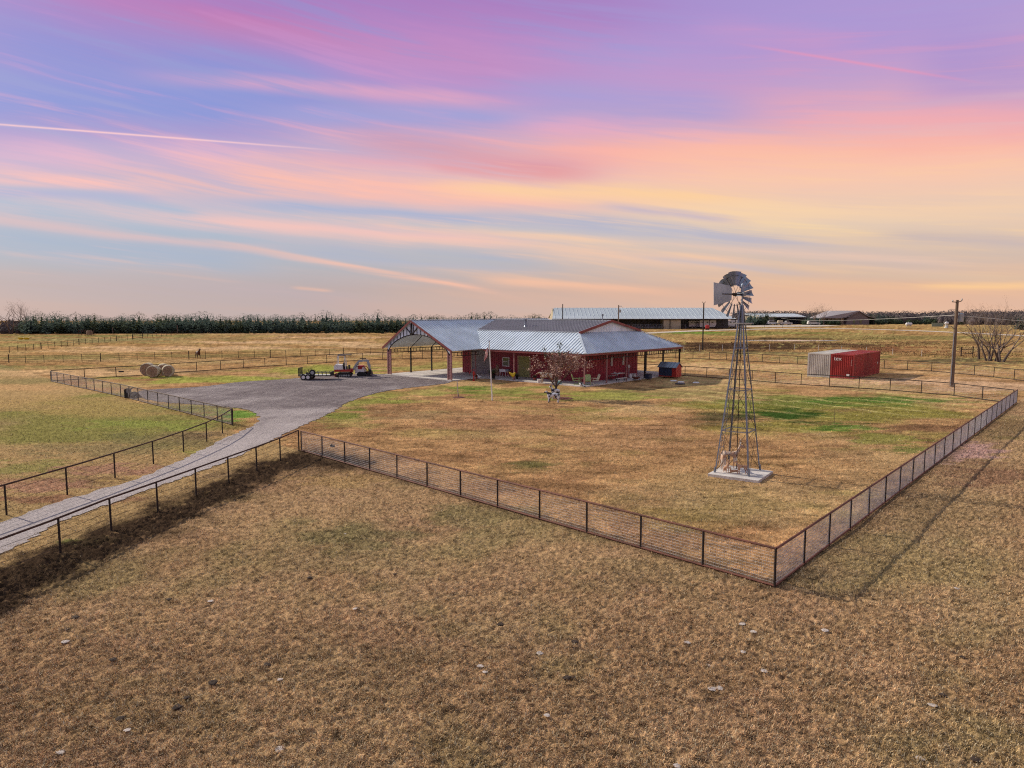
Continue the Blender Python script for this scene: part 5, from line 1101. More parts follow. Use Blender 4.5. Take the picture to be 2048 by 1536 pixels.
# ------------------------------------------------------------------ shipping containers
def container(label, org, m, L_, W_=2.44, h=2.68):
    r = thing('shipping_container', label, 'container', org, HR); b = MB(); n = 11; st_ = (W_ - .3) / n
    def corr(x0, y0, dx, dy, nx, ny, width, nn):     # corrugated panel from (x0,y0) along (dx,dy), outward normal (nx,ny)
        s_ = width / nn; pr = []
        for k in range(nn):
            a_ = k * s_
            for f_, d_ in ((0, -.0), (.32, -.0), (.5, -.06), (.82, -.06)): pr.append((a_ + f_ * s_, d_))
        pr.append((width, 0)); vs = []
        for a_, d_ in pr:
            for z_ in (.16, h - .12): vs.append((x0 + dx * a_ + nx * d_, y0 + dy * a_ + ny * d_, z_))
        b.add(vs, [(2 * i, 2 * i + 2, 2 * i + 3, 2 * i + 1) for i in range(len(pr) - 1)])
    corr(.14, .02, 1, 0, 0, -1, W_ - .28, n); corr(W_ - .02, .14, 0, 1, 1, 0, L_ - .28, 36); corr(.02, .14, 0, 1, -1, 0, L_ - .28, 36)
    b.bb(.08, W_ - .08, .14, L_ - .1, h - .1, h - .04)
    for k in range(30): y_ = .3 + k * (L_ - .6) / 29; b.bb(.12, W_ - .12, y_ - .07, y_ + .07, h - .04, h - .015)
    b.build('side_panel', m, r); b = MB()
    for x_ in (0, W_ - .14):
        for y_ in (0, L_ - .14): b.bb(x_, x_ + .14, y_, y_ + .14, .0, h)
    for z_ in (.02, h - .14):
        b.bb(.14, W_ - .14, 0, .1, z_, z_ + .13); b.bb(.14, W_ - .14, L_ - .1, L_, z_, z_ + .13)
        for x_ in (0, W_ - .1): b.bb(x_, x_ + .1, .14, L_ - .14, z_, z_ + .13)
    b.build('frame', m, r); MB().bb(.1, W_ - .1, .1, L_ - .1, .1, .16).build('floor', M['black'], r); return r
def text(s_, name, size, m, parent, loc, rot, ext=.004):
    cu = bpy.data.curves.new(name, 'FONT'); cu.body = s_; cu.size = size; cu.extrude = ext; o = bpy.data.objects.new(name, cu); COL.objects.link(o)
    me = bpy.data.meshes.new_from_object(o.evaluated_get(bpy.context.evaluated_depsgraph_get())); bpy.data.objects.remove(o); me.materials.clear(); me.materials.append(m)
    o = bpy.data.objects.new(name, me); COL.objects.link(o); o.parent = parent; o.location = loc; o.rotation_euler = rot; return o
pr_ = G(1660, 755.6); rc = container('faded red corrugated container with white letters on its front end', pr_, M['contred'], 10.2)
container('pale grey corrugated container standing left of the red one', pr_ - HX * 2.5, M['contgrey'], 10.2)
text('tex', 'lettering', .62, M['white'], rc, (.32, -.012, 1.98), (math.pi / 2, 0, 0), .006)
for k, ch in enumerate('GESU'): text(ch, 'marking', .17, M['offwhite'], rc, (2.12, -.012, 1.95 - k * .17), (math.pi / 2, 0, 0))
for k, ch in enumerate('8041'): text(ch, 'marking', .15, M['offwhite'], rc, (W2 if False else 2.455, .32, 1.5 - k * .17), (math.pi / 2, 0, math.pi / 2))
MB().bb(1.7, 2.0, -.012, 0.0, .3, .52).build('data_plate', M['white'], rc); MB().bb(2.44, 2.45, 9.1, 9.3, 1.2, 1.4).build('data_plate', M['white'], rc)
# ------------------------------------------------------------------ utility poles and wires
up = G(1903, 773.5); utz = ZAT(600, up.y); r = thing('utility_pole', 'tall wooden utility pole with transformer and lamp behind the right lawn fence', 'utility pole', up)
lean = Vector((.02, 0, utz)); b = MB(); b.tube([(0, 0, -.2), lean * .5, lean], [.20, .17, .13], 10); b.build('pole', M['wood'], r)
b = MB(); b.beam(lean + Vector((-.5, 0, -.18)), lean + Vector((.1, 0, -.22)), .07, .07); b.tube([lean + Vector((.1, 0, -.2)), lean + Vector((.45, .1, -.1)), lean + Vector((.52, .1, -.02))], .04, 5); b.build('crossarm', M['rustdark'], r)
b = MB(); b.lathe([(.05, 0), (.08, .04), (.05, .1), (.08, .14), (.04, .2)], lean + Vector((.5, .1, -.05)), 8); b.lathe([(.05, 0), (.08, .04), (.05, .1), (.04, .16)], lean + Vector((-.45, 0, -.14)), 8); b.build('insulator', M['offwhite'], r)
tzz = lean * ((utz - 1.65) / utz); b = MB(); b.lathe([(.05, -.02), (.24, 0), (.25, .72), (.2, .80), (.05, .84)], tzz + Vector((.45, 0, -.45)), 12); b.build('transformer', M['greypaint'], r)
MB().beam(tzz + Vector((.1, 0, 0)), tzz + Vector((.3, 0, 0)), .06, .3).build('transformer_bracket', M['galv'], r)
lz = lean * .66; b = MB(); b.tube([lz, lz + Vector((-.5, -.1, .35)), lz + Vector((-.95, -.15, .38))], .03, 6); b.build('lamp_arm', M['galv'], r); MB().lathe([(.19, 0), (.16, .08), (.06, .2), (.05, .32)], lz + Vector((-1.0, -.15, .18)), 10).build('lamp_head', M['offwhite'], r)
b = MB(); b.tube([lean * .02 + Vector((-.17, -.1, 0)), lean * .62 + Vector((-.15, -.1, 0))], .03, 5); b.build('conduit', M['galv'], r)
def upole(label, px, pyb, pyt, rad, m='wood', cap=False, lampbox=False):
    p = G(px, pyb); z_ = ZAT(pyt, p.y) - p.z; r = thing('utility_pole', label, 'utility pole', p); MB().tube([(0, 0, -.2), (0, 0, z_)], [rad, rad * .8], 7).build('pole', M[m], r)
    if cap: b = MB(); b.tube([(-.35, 0, z_ + .25), (0, 0, z_ - .1), (.35, 0, z_ + .25)], .05, 4); b.build('bracket', M['rustdark'], r)
    if lampbox: b = MB(); b.tube([(0, 0, z_ - .6), (.9, 0, z_ - .2)], .06, 5); b.lathe([(.3, 0), (.1, .3)], (.9, 0, z_ - .5), 8); b.build('lamp_head', M['offwhite'], r); MB().lathe([(.3, 0), (.3, .9), (.1, 1.0)], (.55, 0, z_ - 2.5), 8).build('transformer', M['greypaint'], r)
    return p + Vector((0, 0, z_))
upole('dark utility pole with forked top between the house and the windmill', 1405, 700, 606, .14, 'rustdark', True)
pt2 = upole('wooden utility pole with lamp directly in front of the big barn', 1236.5, 664, 610, .22, 'wood', False, True)
upole('plain dark utility pole in front of the left part of the big barn', 1125, 664, 608, .18, 'rustdark')
for i, (px, pyb, pyt, lb) in enumerate(((226, 667, 655, 'short grey post before the evergreens, left of the other one'), (355, 667, 651, 'short grey post before the evergreens, right of the other one'))): 
    p = G(px, pyb); tag(MB().tube([(0, 0, 0), (0, 0, ZAT(pyt, p.y) - p.z)], .12, 6).build('wooden_post', M['wood'], None, p), lb, 'post')
def wire(label, pts, sag, r_=.02):
    b = MB(); o_ = Vector(pts[0])
    for p, q in zip(pts[:-1], pts[1:]):
        p, q = Vector(p), Vector(q); b.tube([p.lerp(q, k / 14) - o_ - Vector((0, 0, sag * 4 * (k / 14) * (1 - k / 14))) for k in range(15)], r_, 4, False)
    tag(b.build('power_line', M['offwhite'], None, o_), label, 'cable')
wp = up + lean * ((utz - 1.45) / utz)
q1 = G(1560, 652); wire('pale power line sagging from the tall pole to the long garage', [wp, Vector((q1.x - 2, q1.y - 6, ZAT(636, q1.y)))], .75)
wire('pale power line running from the tall pole out of the picture to the right', [wp, Vector((60, 62, ZAT(650, 62)))], .35)
# ------------------------------------------------------------------ hay bales
def bale(label, px, py, rz, rad=.60, ln=1.25):
    p = G(px, py); r = thing('hay_bale', label, 'hay bale', p + Vector((0, 0, 0)), rz, 'round hay bales by the rail fence'); Mx = Matrix.Rotation(math.pi / 2, 3, 'Y')
    b = MB(); n = 22; prof = [(rad * .93, -ln / 2), (rad, -ln / 2 + .08), (rad * 1.01, 0), (rad, ln / 2 - .08), (rad * .93, ln / 2)]
    b.lathe(prof, (0, 0, rad * .96), n, Mx); b.v = [(x_ + random.gauss(0, .01), y_ + random.gauss(0, .012), max(0, z_ + random.gauss(0, .012))) for x_, y_, z_ in b.v]; b.build('roll', M['hay'], r, smooth=False)
    for sg in (-1, 1):
        b = MB(); b.lathe([(.02, 0), (rad * .5, .015), (rad * .9, .0)], (sg * (ln / 2 + .005), 0, rad * .96), n, Mx); b.build('end_face', M['hayend'], r)
bale('front left round bale of the group, its end facing the camera', 308, 754.0, math.radians(-78), .66); bale('front right round bale of the group, its end facing the camera', 337, 752.5, math.radians(-62), .66)
bale('round bale behind the front left one, showing over its top', 296, 750, math.radians(-78), .72); bale('round bale behind the front right one, mostly hidden', 327, 749.5, math.radians(-62), .66)
# ------------------------------------------------------------------ wheels
def wheel(parent, c, rad, w_, rim='white', ax='Y', name='wheel'):
    Mx = Matrix.Rotation(math.pi / 2, 3, 'X') if ax == 'Y' else Matrix.Rotation(math.pi / 2, 3, 'Y')
    o = MB().lathe([(rad * .6, -w_ / 2), (rad * .92, -w_ / 2), (rad, -w_ / 3), (rad, w_ / 3), (rad * .92, w_ / 2), (rad * .6, w_ / 2)], (0, 0, 0), 18, Mx).build(name, M['rubber'], parent, c)
    MB().lathe([(rad * .2, -w_ * .53), (rad * .56, -w_ * .52), (rad * .6, -w_ * .4), (rad * .6, w_ * .4), (rad * .56, w_ * .52), (rad * .2, w_ * .53)], (0, 0, 0), 16, Mx).build('rim', M[rim], o); return o
# ------------------------------------------------------------------ utility trailer (x along its length, tongue to the right)
tp_ = G(601, 759); r = thing('utility_trailer', 'black tandem axle utility trailer with rear ramp gate on the gravel', 'trailer', tp_, math.radians(3)); s = tp_.y / F
def Lx(px): return (px - 601) * s
b = MB(); x0, x1 = 0, Lx(664)
for y_ in (-.85, .85): b.bb(x0, x1, y_ - .04, y_ + .04, .42, .54); b.bb(x0, Lx(628), y_ - .03, y_ + .03, .84, .90); b.bb(Lx(630), x1, y_ - .03, y_ + .03, .80, .86)
for k in range(9): xx = x0 + k * (x1 - x0) / 8; b.bb(xx - .025, xx + .025, -.88, -.82, .5, .86); b.bb(xx - .025, xx + .025, .82, .88, .5, .86); b.bb(xx - .03, xx + .03, -.81, .81, .42, .48)
b.bb(x1 - .04, x1 + .04, -.81, .81, .48, .84)
b.build('frame', M['black'], r); MB().bb(x0 + .05, x1 - .05, -.8, .8, .49, .53).build('deck', M['offwhite'], r)
MB().bb(Lx(630), x1, -.89, -.80, .862, .88).build('top_rail', M['white'], r)
b = MB(); gx0 = 0
for z_ in (.55, 1.3): b.beam((-.02, -.8, z_), (.1, .8, z_), .05)
for y_ in [-.8 + .32 * k for k in range(6)]: b.beam((-.02, y_, .55), (.05, y_, 1.3), .05)
for k in range(5): xx = .0 + k * .36; b.bb(xx - .02, xx + .02, -.9, -.86, .84, 1.22)
b.bb(0, 1.5, -.9, -.86, 1.18, 1.24); b.build('ramp_gate', M['black'], r)
wheel(r, (Lx(611.5), -.98, .33), .33, .2); wheel(r, (Lx(620.5), -.98, .33), .33, .2); wheel(r, (Lx(611.5), .98, .33), .33, .2); wheel(r, (Lx(620.5), .98, .33), .33, .2)
MB().bb(Lx(605), Lx(627), -1.1, -.89, .68, .72).build('fender', M['black'], r)
wheel(r, (Lx(629), -.96, .82), .34, .18, 'greypaint', 'Y', 'spare_wheel')
b = MB(); b.beam((x1, -.5, .48), (x1 + .95, 0, .46), .08); b.beam((x1, .5, .48), (x1 + .95, 0, .46), .08); b.beam((x1 + .7, 0, .1), (x1 + .7, 0, .75), .06); b.bb(x1 + .85, x1 + 1.15, -.06, .06, .42, .5); b.build('tongue', M['black'], r)
# ------------------------------------------------------------------ mini excavator
ep = G(690, 753); r = thing('mini_excavator', 'white, red and grey mini excavator with canopy parked behind the trailer', 'excavator', ep, math.radians(6)); s = ep.y / F
for y_ in (-.62, .62):
    b = MB(); pts = [(-.85, 0, .24), (-.7, 0, .45), (.7, 0, .45), (.85, 0, .24), (.65, 0, .02), (-.65, 0, .02)]; b.prism([(a_, y_ - .16, c2) for a_, _, c2 in pts], (0, .32, 0)); tr = b.build('track', M['rubber'], r)
    b = MB()
    for k in range(5): b.lathe([(.11, -.17), (.11, .17)], (-.5 + .25 * k, y_, .18), 10, Matrix.Rotation(math.pi / 2, 3, 'X'))
    b.build('rollers', M['greypaint'], tr)
MB().bb(-.4, .4, -.46, .46, .2, .46).build('undercarriage', M['black'], r)
b = MB(); b.bb(-1.1, .75, -.62, .62, .58, .84); b.bb(.6, .95, -.2, .2, .5, .92); b.build('lower_body', M['redpaint'], r)
b = MB(); b.prism([(-1.12, -.62, .84), (-.12, -.62, .84), (-.2, -.62, 1.36), (-.95, -.62, 1.42), (-1.15, -.62, 1.2)], (0, 1.24, 0)); b.build('engine_cover', M['white'], r)
MB().bb(-.1, .3, -.3, .3, .84, 1.15).bb(-.14, -.02, -.3, .3, 1.15, 1.6).build('operator_seat', M['black'], r)
MB().bb(.42, .6, -.3, .3, .84, 1.3).build('control_console', M['black'], r)
b = MB()
for y_ in (-.52, .52): b.tube([(-.78, y_, 1.3), (-.72, y_, 2.3), (-.62, y_, 2.42), (-.05, y_, 2.42), (.05, y_, 2.3), (.18, y_, .84)], .045, 6)
b.tube([(-.62, -.52, 2.42), (-.62, .52, 2.42)], .04, 6); b.build('canopy_frame', M['white'], r)
MB().bb(-.7, .75, -.6, .6, 2.44, 2.5).build('canopy_roof', M['rustdark'], r)
b = MB(); bp_ = [(.85, .85), (1.2, 1.45), (1.55, 1.85), (2.1, 1.92), (2.55, 1.86)]; lo = [(2.5, 1.68), (2.05, 1.68), (1.65, 1.6), (1.35, 1.25), (1.08, .72)]
b.prism([(a_, -.09, c2) for a_, c2 in bp_ + lo], (0, .18, 0)); b.build('boom', M['greypaint'], r)
b = MB(); b.prism([(a_, -.07, c2) for a_, c2 in ((2.4, 1.95), (2.68, 1.85), (2.9, 1.2), (2.85, .72), (2.72, .72), (2.55, 1.3))], (0, .14, 0)); b.build('arm', M['greypaint'], r)
b = MB(); b.tube([(1.0, 0, .72), (1.55, 0, 1.5)], .05, 6); b.tube([(1.7, 0, 2.02), (2.4, 0, 2.02)], .05, 6); b.build('hydraulic_ram', M['black'], r)
b = MB(); b.prism([(a_, -.25, c2) for a_, c2 in ((2.75, .8), (2.95, .75), (3.0, .4), (2.75, .12), (2.35, .1), (2.55, .4))], (0, .5, 0)); b.build('bucket', M['black'], r)
MB().bb(-1.05, -.95, -.75, .75, .05, .38).build('dozer_blade', M['redpaint'], r)
# ------------------------------------------------------------------ stand-on track loader
lp = G(727, 752); r = thing('track_loader', 'small white and red compact track loader with black bucket right of the excavator', 'loader', lp, math.radians(-8))
for y_ in (-.5, .5): b = MB(); b.prism([(a_, y_ - .14, c2) for a_, c2 in ((-.6, .22), (-.35, .52), (.2, .5), (.55, .22), (.4, .01), (-.45, .01))], (0, .28, 0)); b.build('track', M['rubber'], r)
b = MB(); b.prism([(-.85, -.38, .3), (-.2, -.38, .3), (.2, -.38, .5), (.15, -.38, .95), (-.3, -.38, 1.15), (-.75, -.38, 1.2), (-.9, -.38, .9)], (0, .76, 0)); b.build('body', M['white'], r)
MB().bb(-.5, 0, -.385, .385, .8, 1.22).build('hood', M['redpaint'], r)
b = MB()
for y_ in (-.45, .45): b.tube([(-.55, y_, 1.15), (.2, y_, 1.1), (.6, y_, .7), (.75, y_, .25)], .05, 5)
b.tube([(.2, -.45, 1.1), (.2, .45, 1.1)], .05, 5); b.build('lift_arm', M['redpaint'], r)
b = MB(); b.prism([(.7, -.6, .05), (1.35, -.6, .02), (1.4, -.6, .06), (.95, -.6, .18), (.85, -.6, .6), (.72, -.6, .6)], (0, 1.2, 0)); b.bb(.74, .8, -.45, .45, .6, .85); b.build('bucket', M['black'], r)
MB().bb(-1.0, -.75, -.3, .3, .15, .22).build('platform', M['white'], r)
b = MB(); b.tube([(-.6, -.15, 1.2), (-.65, -.1, 1.45), (-.65, .1, 1.45), (-.6, .15, 1.2)], .025, 5); b.build('handlebar', M['black'], r)
# box blade by the fence
xp = G(262, 796); r = thing('tractor_bucket', 'dark grey loader bucket attachment lying behind the left mesh fence', 'implement', xp, math.radians(-15))
b = MB(); b.prism([(-.35, -.3, 0), (.55, -.3, 0), (.6, -.3, .04), (.2, -.3, .35), (-.1, -.3, .5), (-.4, -.3, .45)], (0, .9, 0)); b.build('bucket', M['rubber'], r)
b = MB(); b.bb(-.5, -.4, -.2, .5, .0, .75); b.beam((-.45, -.15, .7), (-.1, -.15, .85), .07); b.beam((-.45, .45, .7), (-.1, .45, .85), .07); b.build('hitch_frame', M['black'], r)
# ------------------------------------------------------------------ far buildings
# big riding barn
c0 = G(1106, 655.5); c1 = G(1472, 654.5); yb = 262.0; xL, xR = (1104 - 1024) / F * yb, (1471 - 1024) / F * yb; z0 = terr(yb); r = thing('riding_barn', 'very long low barn with pale metal roof and open shaded front', 'barn', (xL, yb, z0))
LB = xR - xL; DB = 30.0; ze = ZAT(637.5, yb) - z0; zk = ZAT(631.5, yb + 5) - z0; yr_ = DB / 2; zr_ = ZAT(615.5, yb + yr_) - z0
roof_face('roof', [(0, 0, ze), (LB, 0, ze), (LB - 1, 5, zk), (.5, 5, zk)], (1, 0, 0), M['barnroof'], M['barnroof'], sp=2.4, rw=.16, rh=.08, parent=r)
roof_face('roof', [(.5, 5, zk), (LB - 1, 5, zk), (LB - 5, yr_, zr_), (1.5, yr_, zr_)], (1, 0, 0), M['barnroof'], M['barnroof'], sp=1.5, rw=.14, rh=.08, parent=r)
roof_face('roof', [(1.5, yr_, zr_), (LB - 5, yr_, zr_), (LB, DB, ze), (0, DB, ze)], (1, 0, 0), M['barnroof'], M['barnroof'], sp=3, rw=.16, rh=.08, parent=r)
b = MB(); b.prism([(.7, 5, zk - .1), (.7, DB - 5, zk - .1), (.7, yr_, zr_ - .15)], (.2, 0, 0)); b.bb(.6, .9, 5, DB - 3, 1.8, zk - .1); b.build('gable_wall', M['beige'], r)
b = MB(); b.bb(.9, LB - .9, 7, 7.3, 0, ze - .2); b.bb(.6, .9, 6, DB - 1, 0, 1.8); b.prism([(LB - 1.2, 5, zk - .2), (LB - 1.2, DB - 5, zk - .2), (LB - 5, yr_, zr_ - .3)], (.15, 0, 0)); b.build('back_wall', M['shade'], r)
def Bx(px): return (px - 1024) / F * yb - xL
b = MB(); b.bb(Bx(1327), Bx(1361), .6, 6.9, 0, ze - .15); b.build('tack_room', M['beige'], r)
b = MB(); b.bb(0, LB, .02, .2, ze - .35, ze - .06); b.build('eave_beam', M['rustdark'], r)
for k in range(15): MB().bb(k * (LB - .3) / 14, k * (LB - .3) / 14 + .22, .25, .45, 0, ze - .1).build('post', M['rustdark'], r)
b = MB()
for k in range(26):
    xx = Bx(1238) + k * 1.0; b.bb(xx, xx + .08, 1.0, 1.08, 0, 1.5)
for z_ in (.5, 1.0, 1.5): b.bb(Bx(1238), Bx(1325), 1.0, 1.06, z_ - .04, z_ + .04)
b.build('stall_rails', M['galv'], r)
# long garage
yg = 330.0; xg = (1497.5 - 1024) / F * yg; z0 = terr(yg); r = thing('long_garage', 'long low garage with beige end, white roll up door and open dark bays', 'garage', (xg, yg, z0))
def Gx(px): return (px - 1024) / F * yg - xg
LG = Gx(1608); hb = ZAT(634, yg) - z0; ht = ZAT(630.5, yg) - z0 + .25; xa = Gx(1516)
MB().prism([(0, 9, 0), (xa, 0, 0), (xa, 0, ht - .2), (0, 9, ht - .9), ], (.1, .1, 0)).build('end_wall', M['beige'], r)
b = MB(); b.bb(xa, Gx(1523), .05, .2, 0, hb); b.bb(Gx(1537), Gx(1546), .05, .2, 0, hb); b.bb(Gx(1523), Gx(1537), .05, .2, hb - .7, hb); b.bb(Gx(1546), LG, 8, 8.2, 0, hb); b.bb(LG - .15, LG, .3, 8, 0, hb); b.build('wall', M['brownwall'], r)
MB().bb(Gx(1546) + .05, LG - .3, 7.6, 7.9, 0, hb - .1).build('bay_shade_sheet', M['darkblue'], r)  # dark sheet added to paint the shade inside the open bays
MB().bb(Gx(1523), Gx(1537), .08, .16, 0, hb - .7).build('roll_up_door', M['white'], r)
roof_face('roof', [(xa - .4, -.5, hb + .15), (LG + .4, -.5, hb + .15), (LG - 1, 10, ht + .5), (xa - 4, 10, ht + .5)], (1, 0, 0), M['barnroof'], M['barnroof'], sp=2, rw=.14, rh=.06, parent=r, thick=.3)
for px in (1546, 1567, 1588): MB().bb(Gx(px), Gx(px) + .25, .1, .35, 0, hb).build('post', M['rustdark'], r)
MB().bb(Gx(1511), Gx(1511) + .9, 1.2, 1.3, 0, 2.1).build('door', M['offwhite'], r)
# taupe house
yh = 322.0; z0 = terr(yh); xh = (1690 - 1024) / F * yh; r = thing('taupe_house', 'taupe house with grey gable roof and columned porch beside the far road', 'house', (xh, yh, z0))
def Tx(px): return (px - 1024) / F * yh - xh
def Tz(py, y=yh): return ZAT(py, y) - z0
gx1 = Tx(1735.5); ax = Tx(1714); az_ = Tz(621.3); el = Tz(636.3)
MB().prism([(0, 0, 0), (gx1, 0, 0), (gx1, 0, el - .2), (gx1 - .4, 0, el), (ax, 0, az_ - .25), (Tx(1692), 0, el)], (0, 12, 0)).build('wall', M['brownwall'], r)
b = MB(); b.bb(Tx(1646), -.02, 2.2, 3, 0, el - .1); b.build('porch_wall', M['taupe2'], r)
lx = Tx(1634); rx_ = Tx(1672); g0, g1 = Tx(1680), Tx(1750)
roof_face('roof', [(lx, -.3, el + .0), (g0 + 1.0, -.8, el), (ax, -.8, az_), (rx_, 6, az_)], (1, .0, 0), M['brownwall'] if False else M['roofdark'], M['roofribd'], sp=1.2, rw=.1, rh=.05, parent=r) if False else None
b = MB(); b.add([(lx, -.6, el), (g0 + .6, -.6, el), (ax, -.6, az_), (ax, 12.6, az_), (rx_ + 1, 12.6, az_), (lx + 1, 12.6, el), (rx_, 5, az_)], [(0, 1, 2, 6), (6, 2, 3, 4), (0, 6, 4, 5)])
b.prism([(ax, -.6, az_), (Tx(1731), -.6, Tz(631.5)), (g1, -.6, Tz(636.5)), (g1, -.6, Tz(637.2)), (Tx(1731), -.6, Tz(632.4)), (ax, -.6, az_ - .3)], (0, 13, 0)); b.prism([(ax, -.6, az_), (Tx(1694), -.6, Tz(632.5)), (g0 - .5, -.6, el), (g0 - .5, -.6, el - .2), (Tx(1694), -.6, Tz(633.4)), (ax, -.6, az_ - .3)], (0, 1.2, 0)); b.build('roof', mat('weathered_grey_roof', (.36, .32, .33), .7, .2, .15, .1), r)
for px in (1637, 1647, 1655, 1663, 1671, 1680): MB().bb(Tx(px) - .12, Tx(px) + .12, -.1, .14, 0, el - .05).build('porch_column', M['tan'], r)
for px in (1705.5, 1718.5): MB().bb(Tx(px) - .45, Tx(px) + .45, -.06, -.01, Tz(646.5), Tz(639.5)).build('window', M['glass'], r)
MB().bb(Tx(1743.5), Tx(1744.5), -.3, 0, 0, Tz(637)).build('porch_column', M['rustdark'], r)
MB().bb(Tx(1655), Tx(1659), 2.1, 2.18, 0, 2.3).build('door', M['rustdark'], r)
# ------------------------------------------------------------------ far vehicles
M['carglass'] = mat('tinted_glass', (.03, .035, .045), .15, 0, .2, 1, spec=.8); M['silverpaint'] = mat('silver_car_paint', (.42, .42, .44), .35, .5, .1, 1)
def vehicle(label, cat, px, py, rz, body, L_=5.2, W_=1.9, pickup=False, h=1.85, name=None):
    r = thing(name or ('pickup_truck' if pickup else 'parked_car'), label, cat, G(px, py) + Vector((0, 0, .1)), rz); x0 = -L_ / 2
    if pickup: pr = [(x0, .45), (x0, 1.05), (x0 + .3, 1.12), (.0 - .1, 1.12), (0, h), (1.0, h), (1.45, 1.15), (L_ / 2 - .1, 1.08), (L_ / 2, .8), (L_ / 2, .45)]
    else: pr = [(x0, .45), (x0 + .05, 1.1), (x0 + .3, h - .05), (x0 + .8, h), (.5, h), (1.15, 1.2), (L_ / 2 - .1, 1.05), (L_ / 2, .8), (L_ / 2, .45)]
    b = MB(); b.prism([(a_, -W_ / 2, c2) for a_, c2 in pr], (0, W_, 0)); b.build('body', M[body], r)
    g0, g1 = (.05, 1.05) if pickup else (x0 + .5, .75)
    for sg in (-1, 1): MB().prism([(g0, sg * (W_ / 2 + .005), 1.2), (g1 + .2, sg * (W_ / 2 + .005), 1.2), (g1 - .1, sg * (W_ / 2 + .005), h - .12), (g0 + .08, sg * (W_ / 2 + .005), h - .12)], (0, sg * .02, 0)).build('side_window', M['carglass'], r)
    q0, q1 = ((1.0, h), (1.45, 1.15)) if pickup else ((.5, h), (1.15, 1.2)); MB().beam((q0[0] + .1, 0, q0[1] - .1), (q1[0] - .02, 0, q1[1] + .08), W_ * .84, .04, up=(1, 0, 0)).build('windscreen', M['carglass'], r)
    for a_ in (-L_ * .31, L_ * .31):
        for sg in (-1, 1): wheel(r, (a_, sg * (W_ / 2 - .08), .38), .38, .25, 'greypaint')
    return r
vehicle('white pickup truck parked in front of the garage roll up door', 'truck', 1544.5, 650.3, math.radians(12), 'white', 5.4, pickup=False, name='pickup_truck')
vehicle('dark pickup with tan load parked under the garage bay', 'truck', 1571, 650.6, math.radians(5), 'silverpaint', 5.4, pickup=True)
p = G(1563, 650.8); o = MB().prism([(-1.2, 0, .8), (1.2, 0, .8), (.9, 0, 2.1), (-.9, 0, 2.1)], (0, 1.6, 0)).build('hay_stack', M['hay'], None, p + Vector((0, 1, .1))); tag(o, 'tan hay load standing between the white and the dark truck', 'hay')
vehicle('white car parked on the drive left of the taupe house', 'car', 1627, 650.6, math.radians(-6), 'offwhite', 5.2)
vehicle('silver pickup truck parked before the right part of the big barn', 'truck', 1445, 656, math.radians(5), 'silverpaint', 5.6, pickup=True)
def htrailer(label, px, py, L_, h, rz=0):
    r = thing('horse_trailer', label, 'trailer', G(px, py), rz); b = MB(); b.prism([(-L_ / 2, -1.1, .6), (L_ / 2, -1.1, .6), (L_ / 2 + .6, -1.1, h * .55), (L_ / 2 + .4, -1.1, h), (-L_ / 2, -1.1, h)], (0, 2.2, 0)); b.build('body', M['white'], r)
    for k in range(3): MB().bb(-L_ / 2 + .6 + k * L_ / 3, -L_ / 2 + 1.3 + k * L_ / 3, -1.13, -1.1, h - 1.0, h - .5).build('window', M['carglass'], r)
    for k in (-.5, .5): wheel(r, (k, -1.05, .4), .4, .25, 'greypaint')
    for k in (-.5, .5): wheel(r, (k, 1.05, .4), .4, .25, 'greypaint')
htrailer('large white horse trailer under the barn eave left of the windmill', 1413, 657, 5.6, 3.1); htrailer('smaller white horse trailer just left of the windmill tower', 1465, 655.8, 4.2, 2.9)
htrailer('white trailer half in shadow beside the beige tack room', 1386, 656.5, 3.6, 2.9)
p = G(1414.5, 659.5); r = thing('fuel_tank', 'small red fuel tank on legs before the big barn', 'tank', p); MB().lathe([(.3, -.1), (.75, 0), (.75, 1.1), (.3, 1.3)], (0, 0, .5), 12).build('tank', M['redpaint'], r); MB().bb(-.6, .6, -.3, .3, 0, .5).build('stand', M['rustdark'], r)
def propane(label, px, py, L_, r_, legs=.3):
    r = thing('propane_tank', label, 'tank', G(px, py)); b = MB(); b.tube([(-L_ / 2, 0, r_ + legs), (-L_ / 2 + .25, 0, r_ + legs), (L_ / 2 - .25, 0, r_ + legs), (L_ / 2, 0, r_ + legs)], [r_ * .5, r_, r_, r_ * .5], 12); b.build('tank', M['white'], r, smooth=False)
    MB().lathe([(.18, 0), (.18, .25), (.1, .32)], (0, 0, 2 * r_ + legs - .03), 8).build('valve_cap', M['greypaint'], r)
    for sg in (-1, 1): MB().bb(sg * L_ * .3 - .1, sg * L_ * .3 + .1, -.25, .25, 0, legs + .2).build('leg', M['greypaint'], r)
propane('white propane tank lying alone on the far field right of the taupe house', 1817.5, 652.5, 2.6, .6); propane('raised white tank on legs right of the green panel', 1893, 653, 1.5, .55, .8)
p = G(1875, 653.5); tag(MB().bb(-2.2, 2.2, 0, .08, .1, 1.6).bb(-2.35, -2.2, -.03, .11, 0, 1.7).bb(2.2, 2.35, -.03, .11, 0, 1.7).build('panel_gate', mat('sage_green_panel', (.26, .30, .21), .7, 0, .2, 1), None, p), 'sage green panel standing in the far field before the evergreens', 'panel')
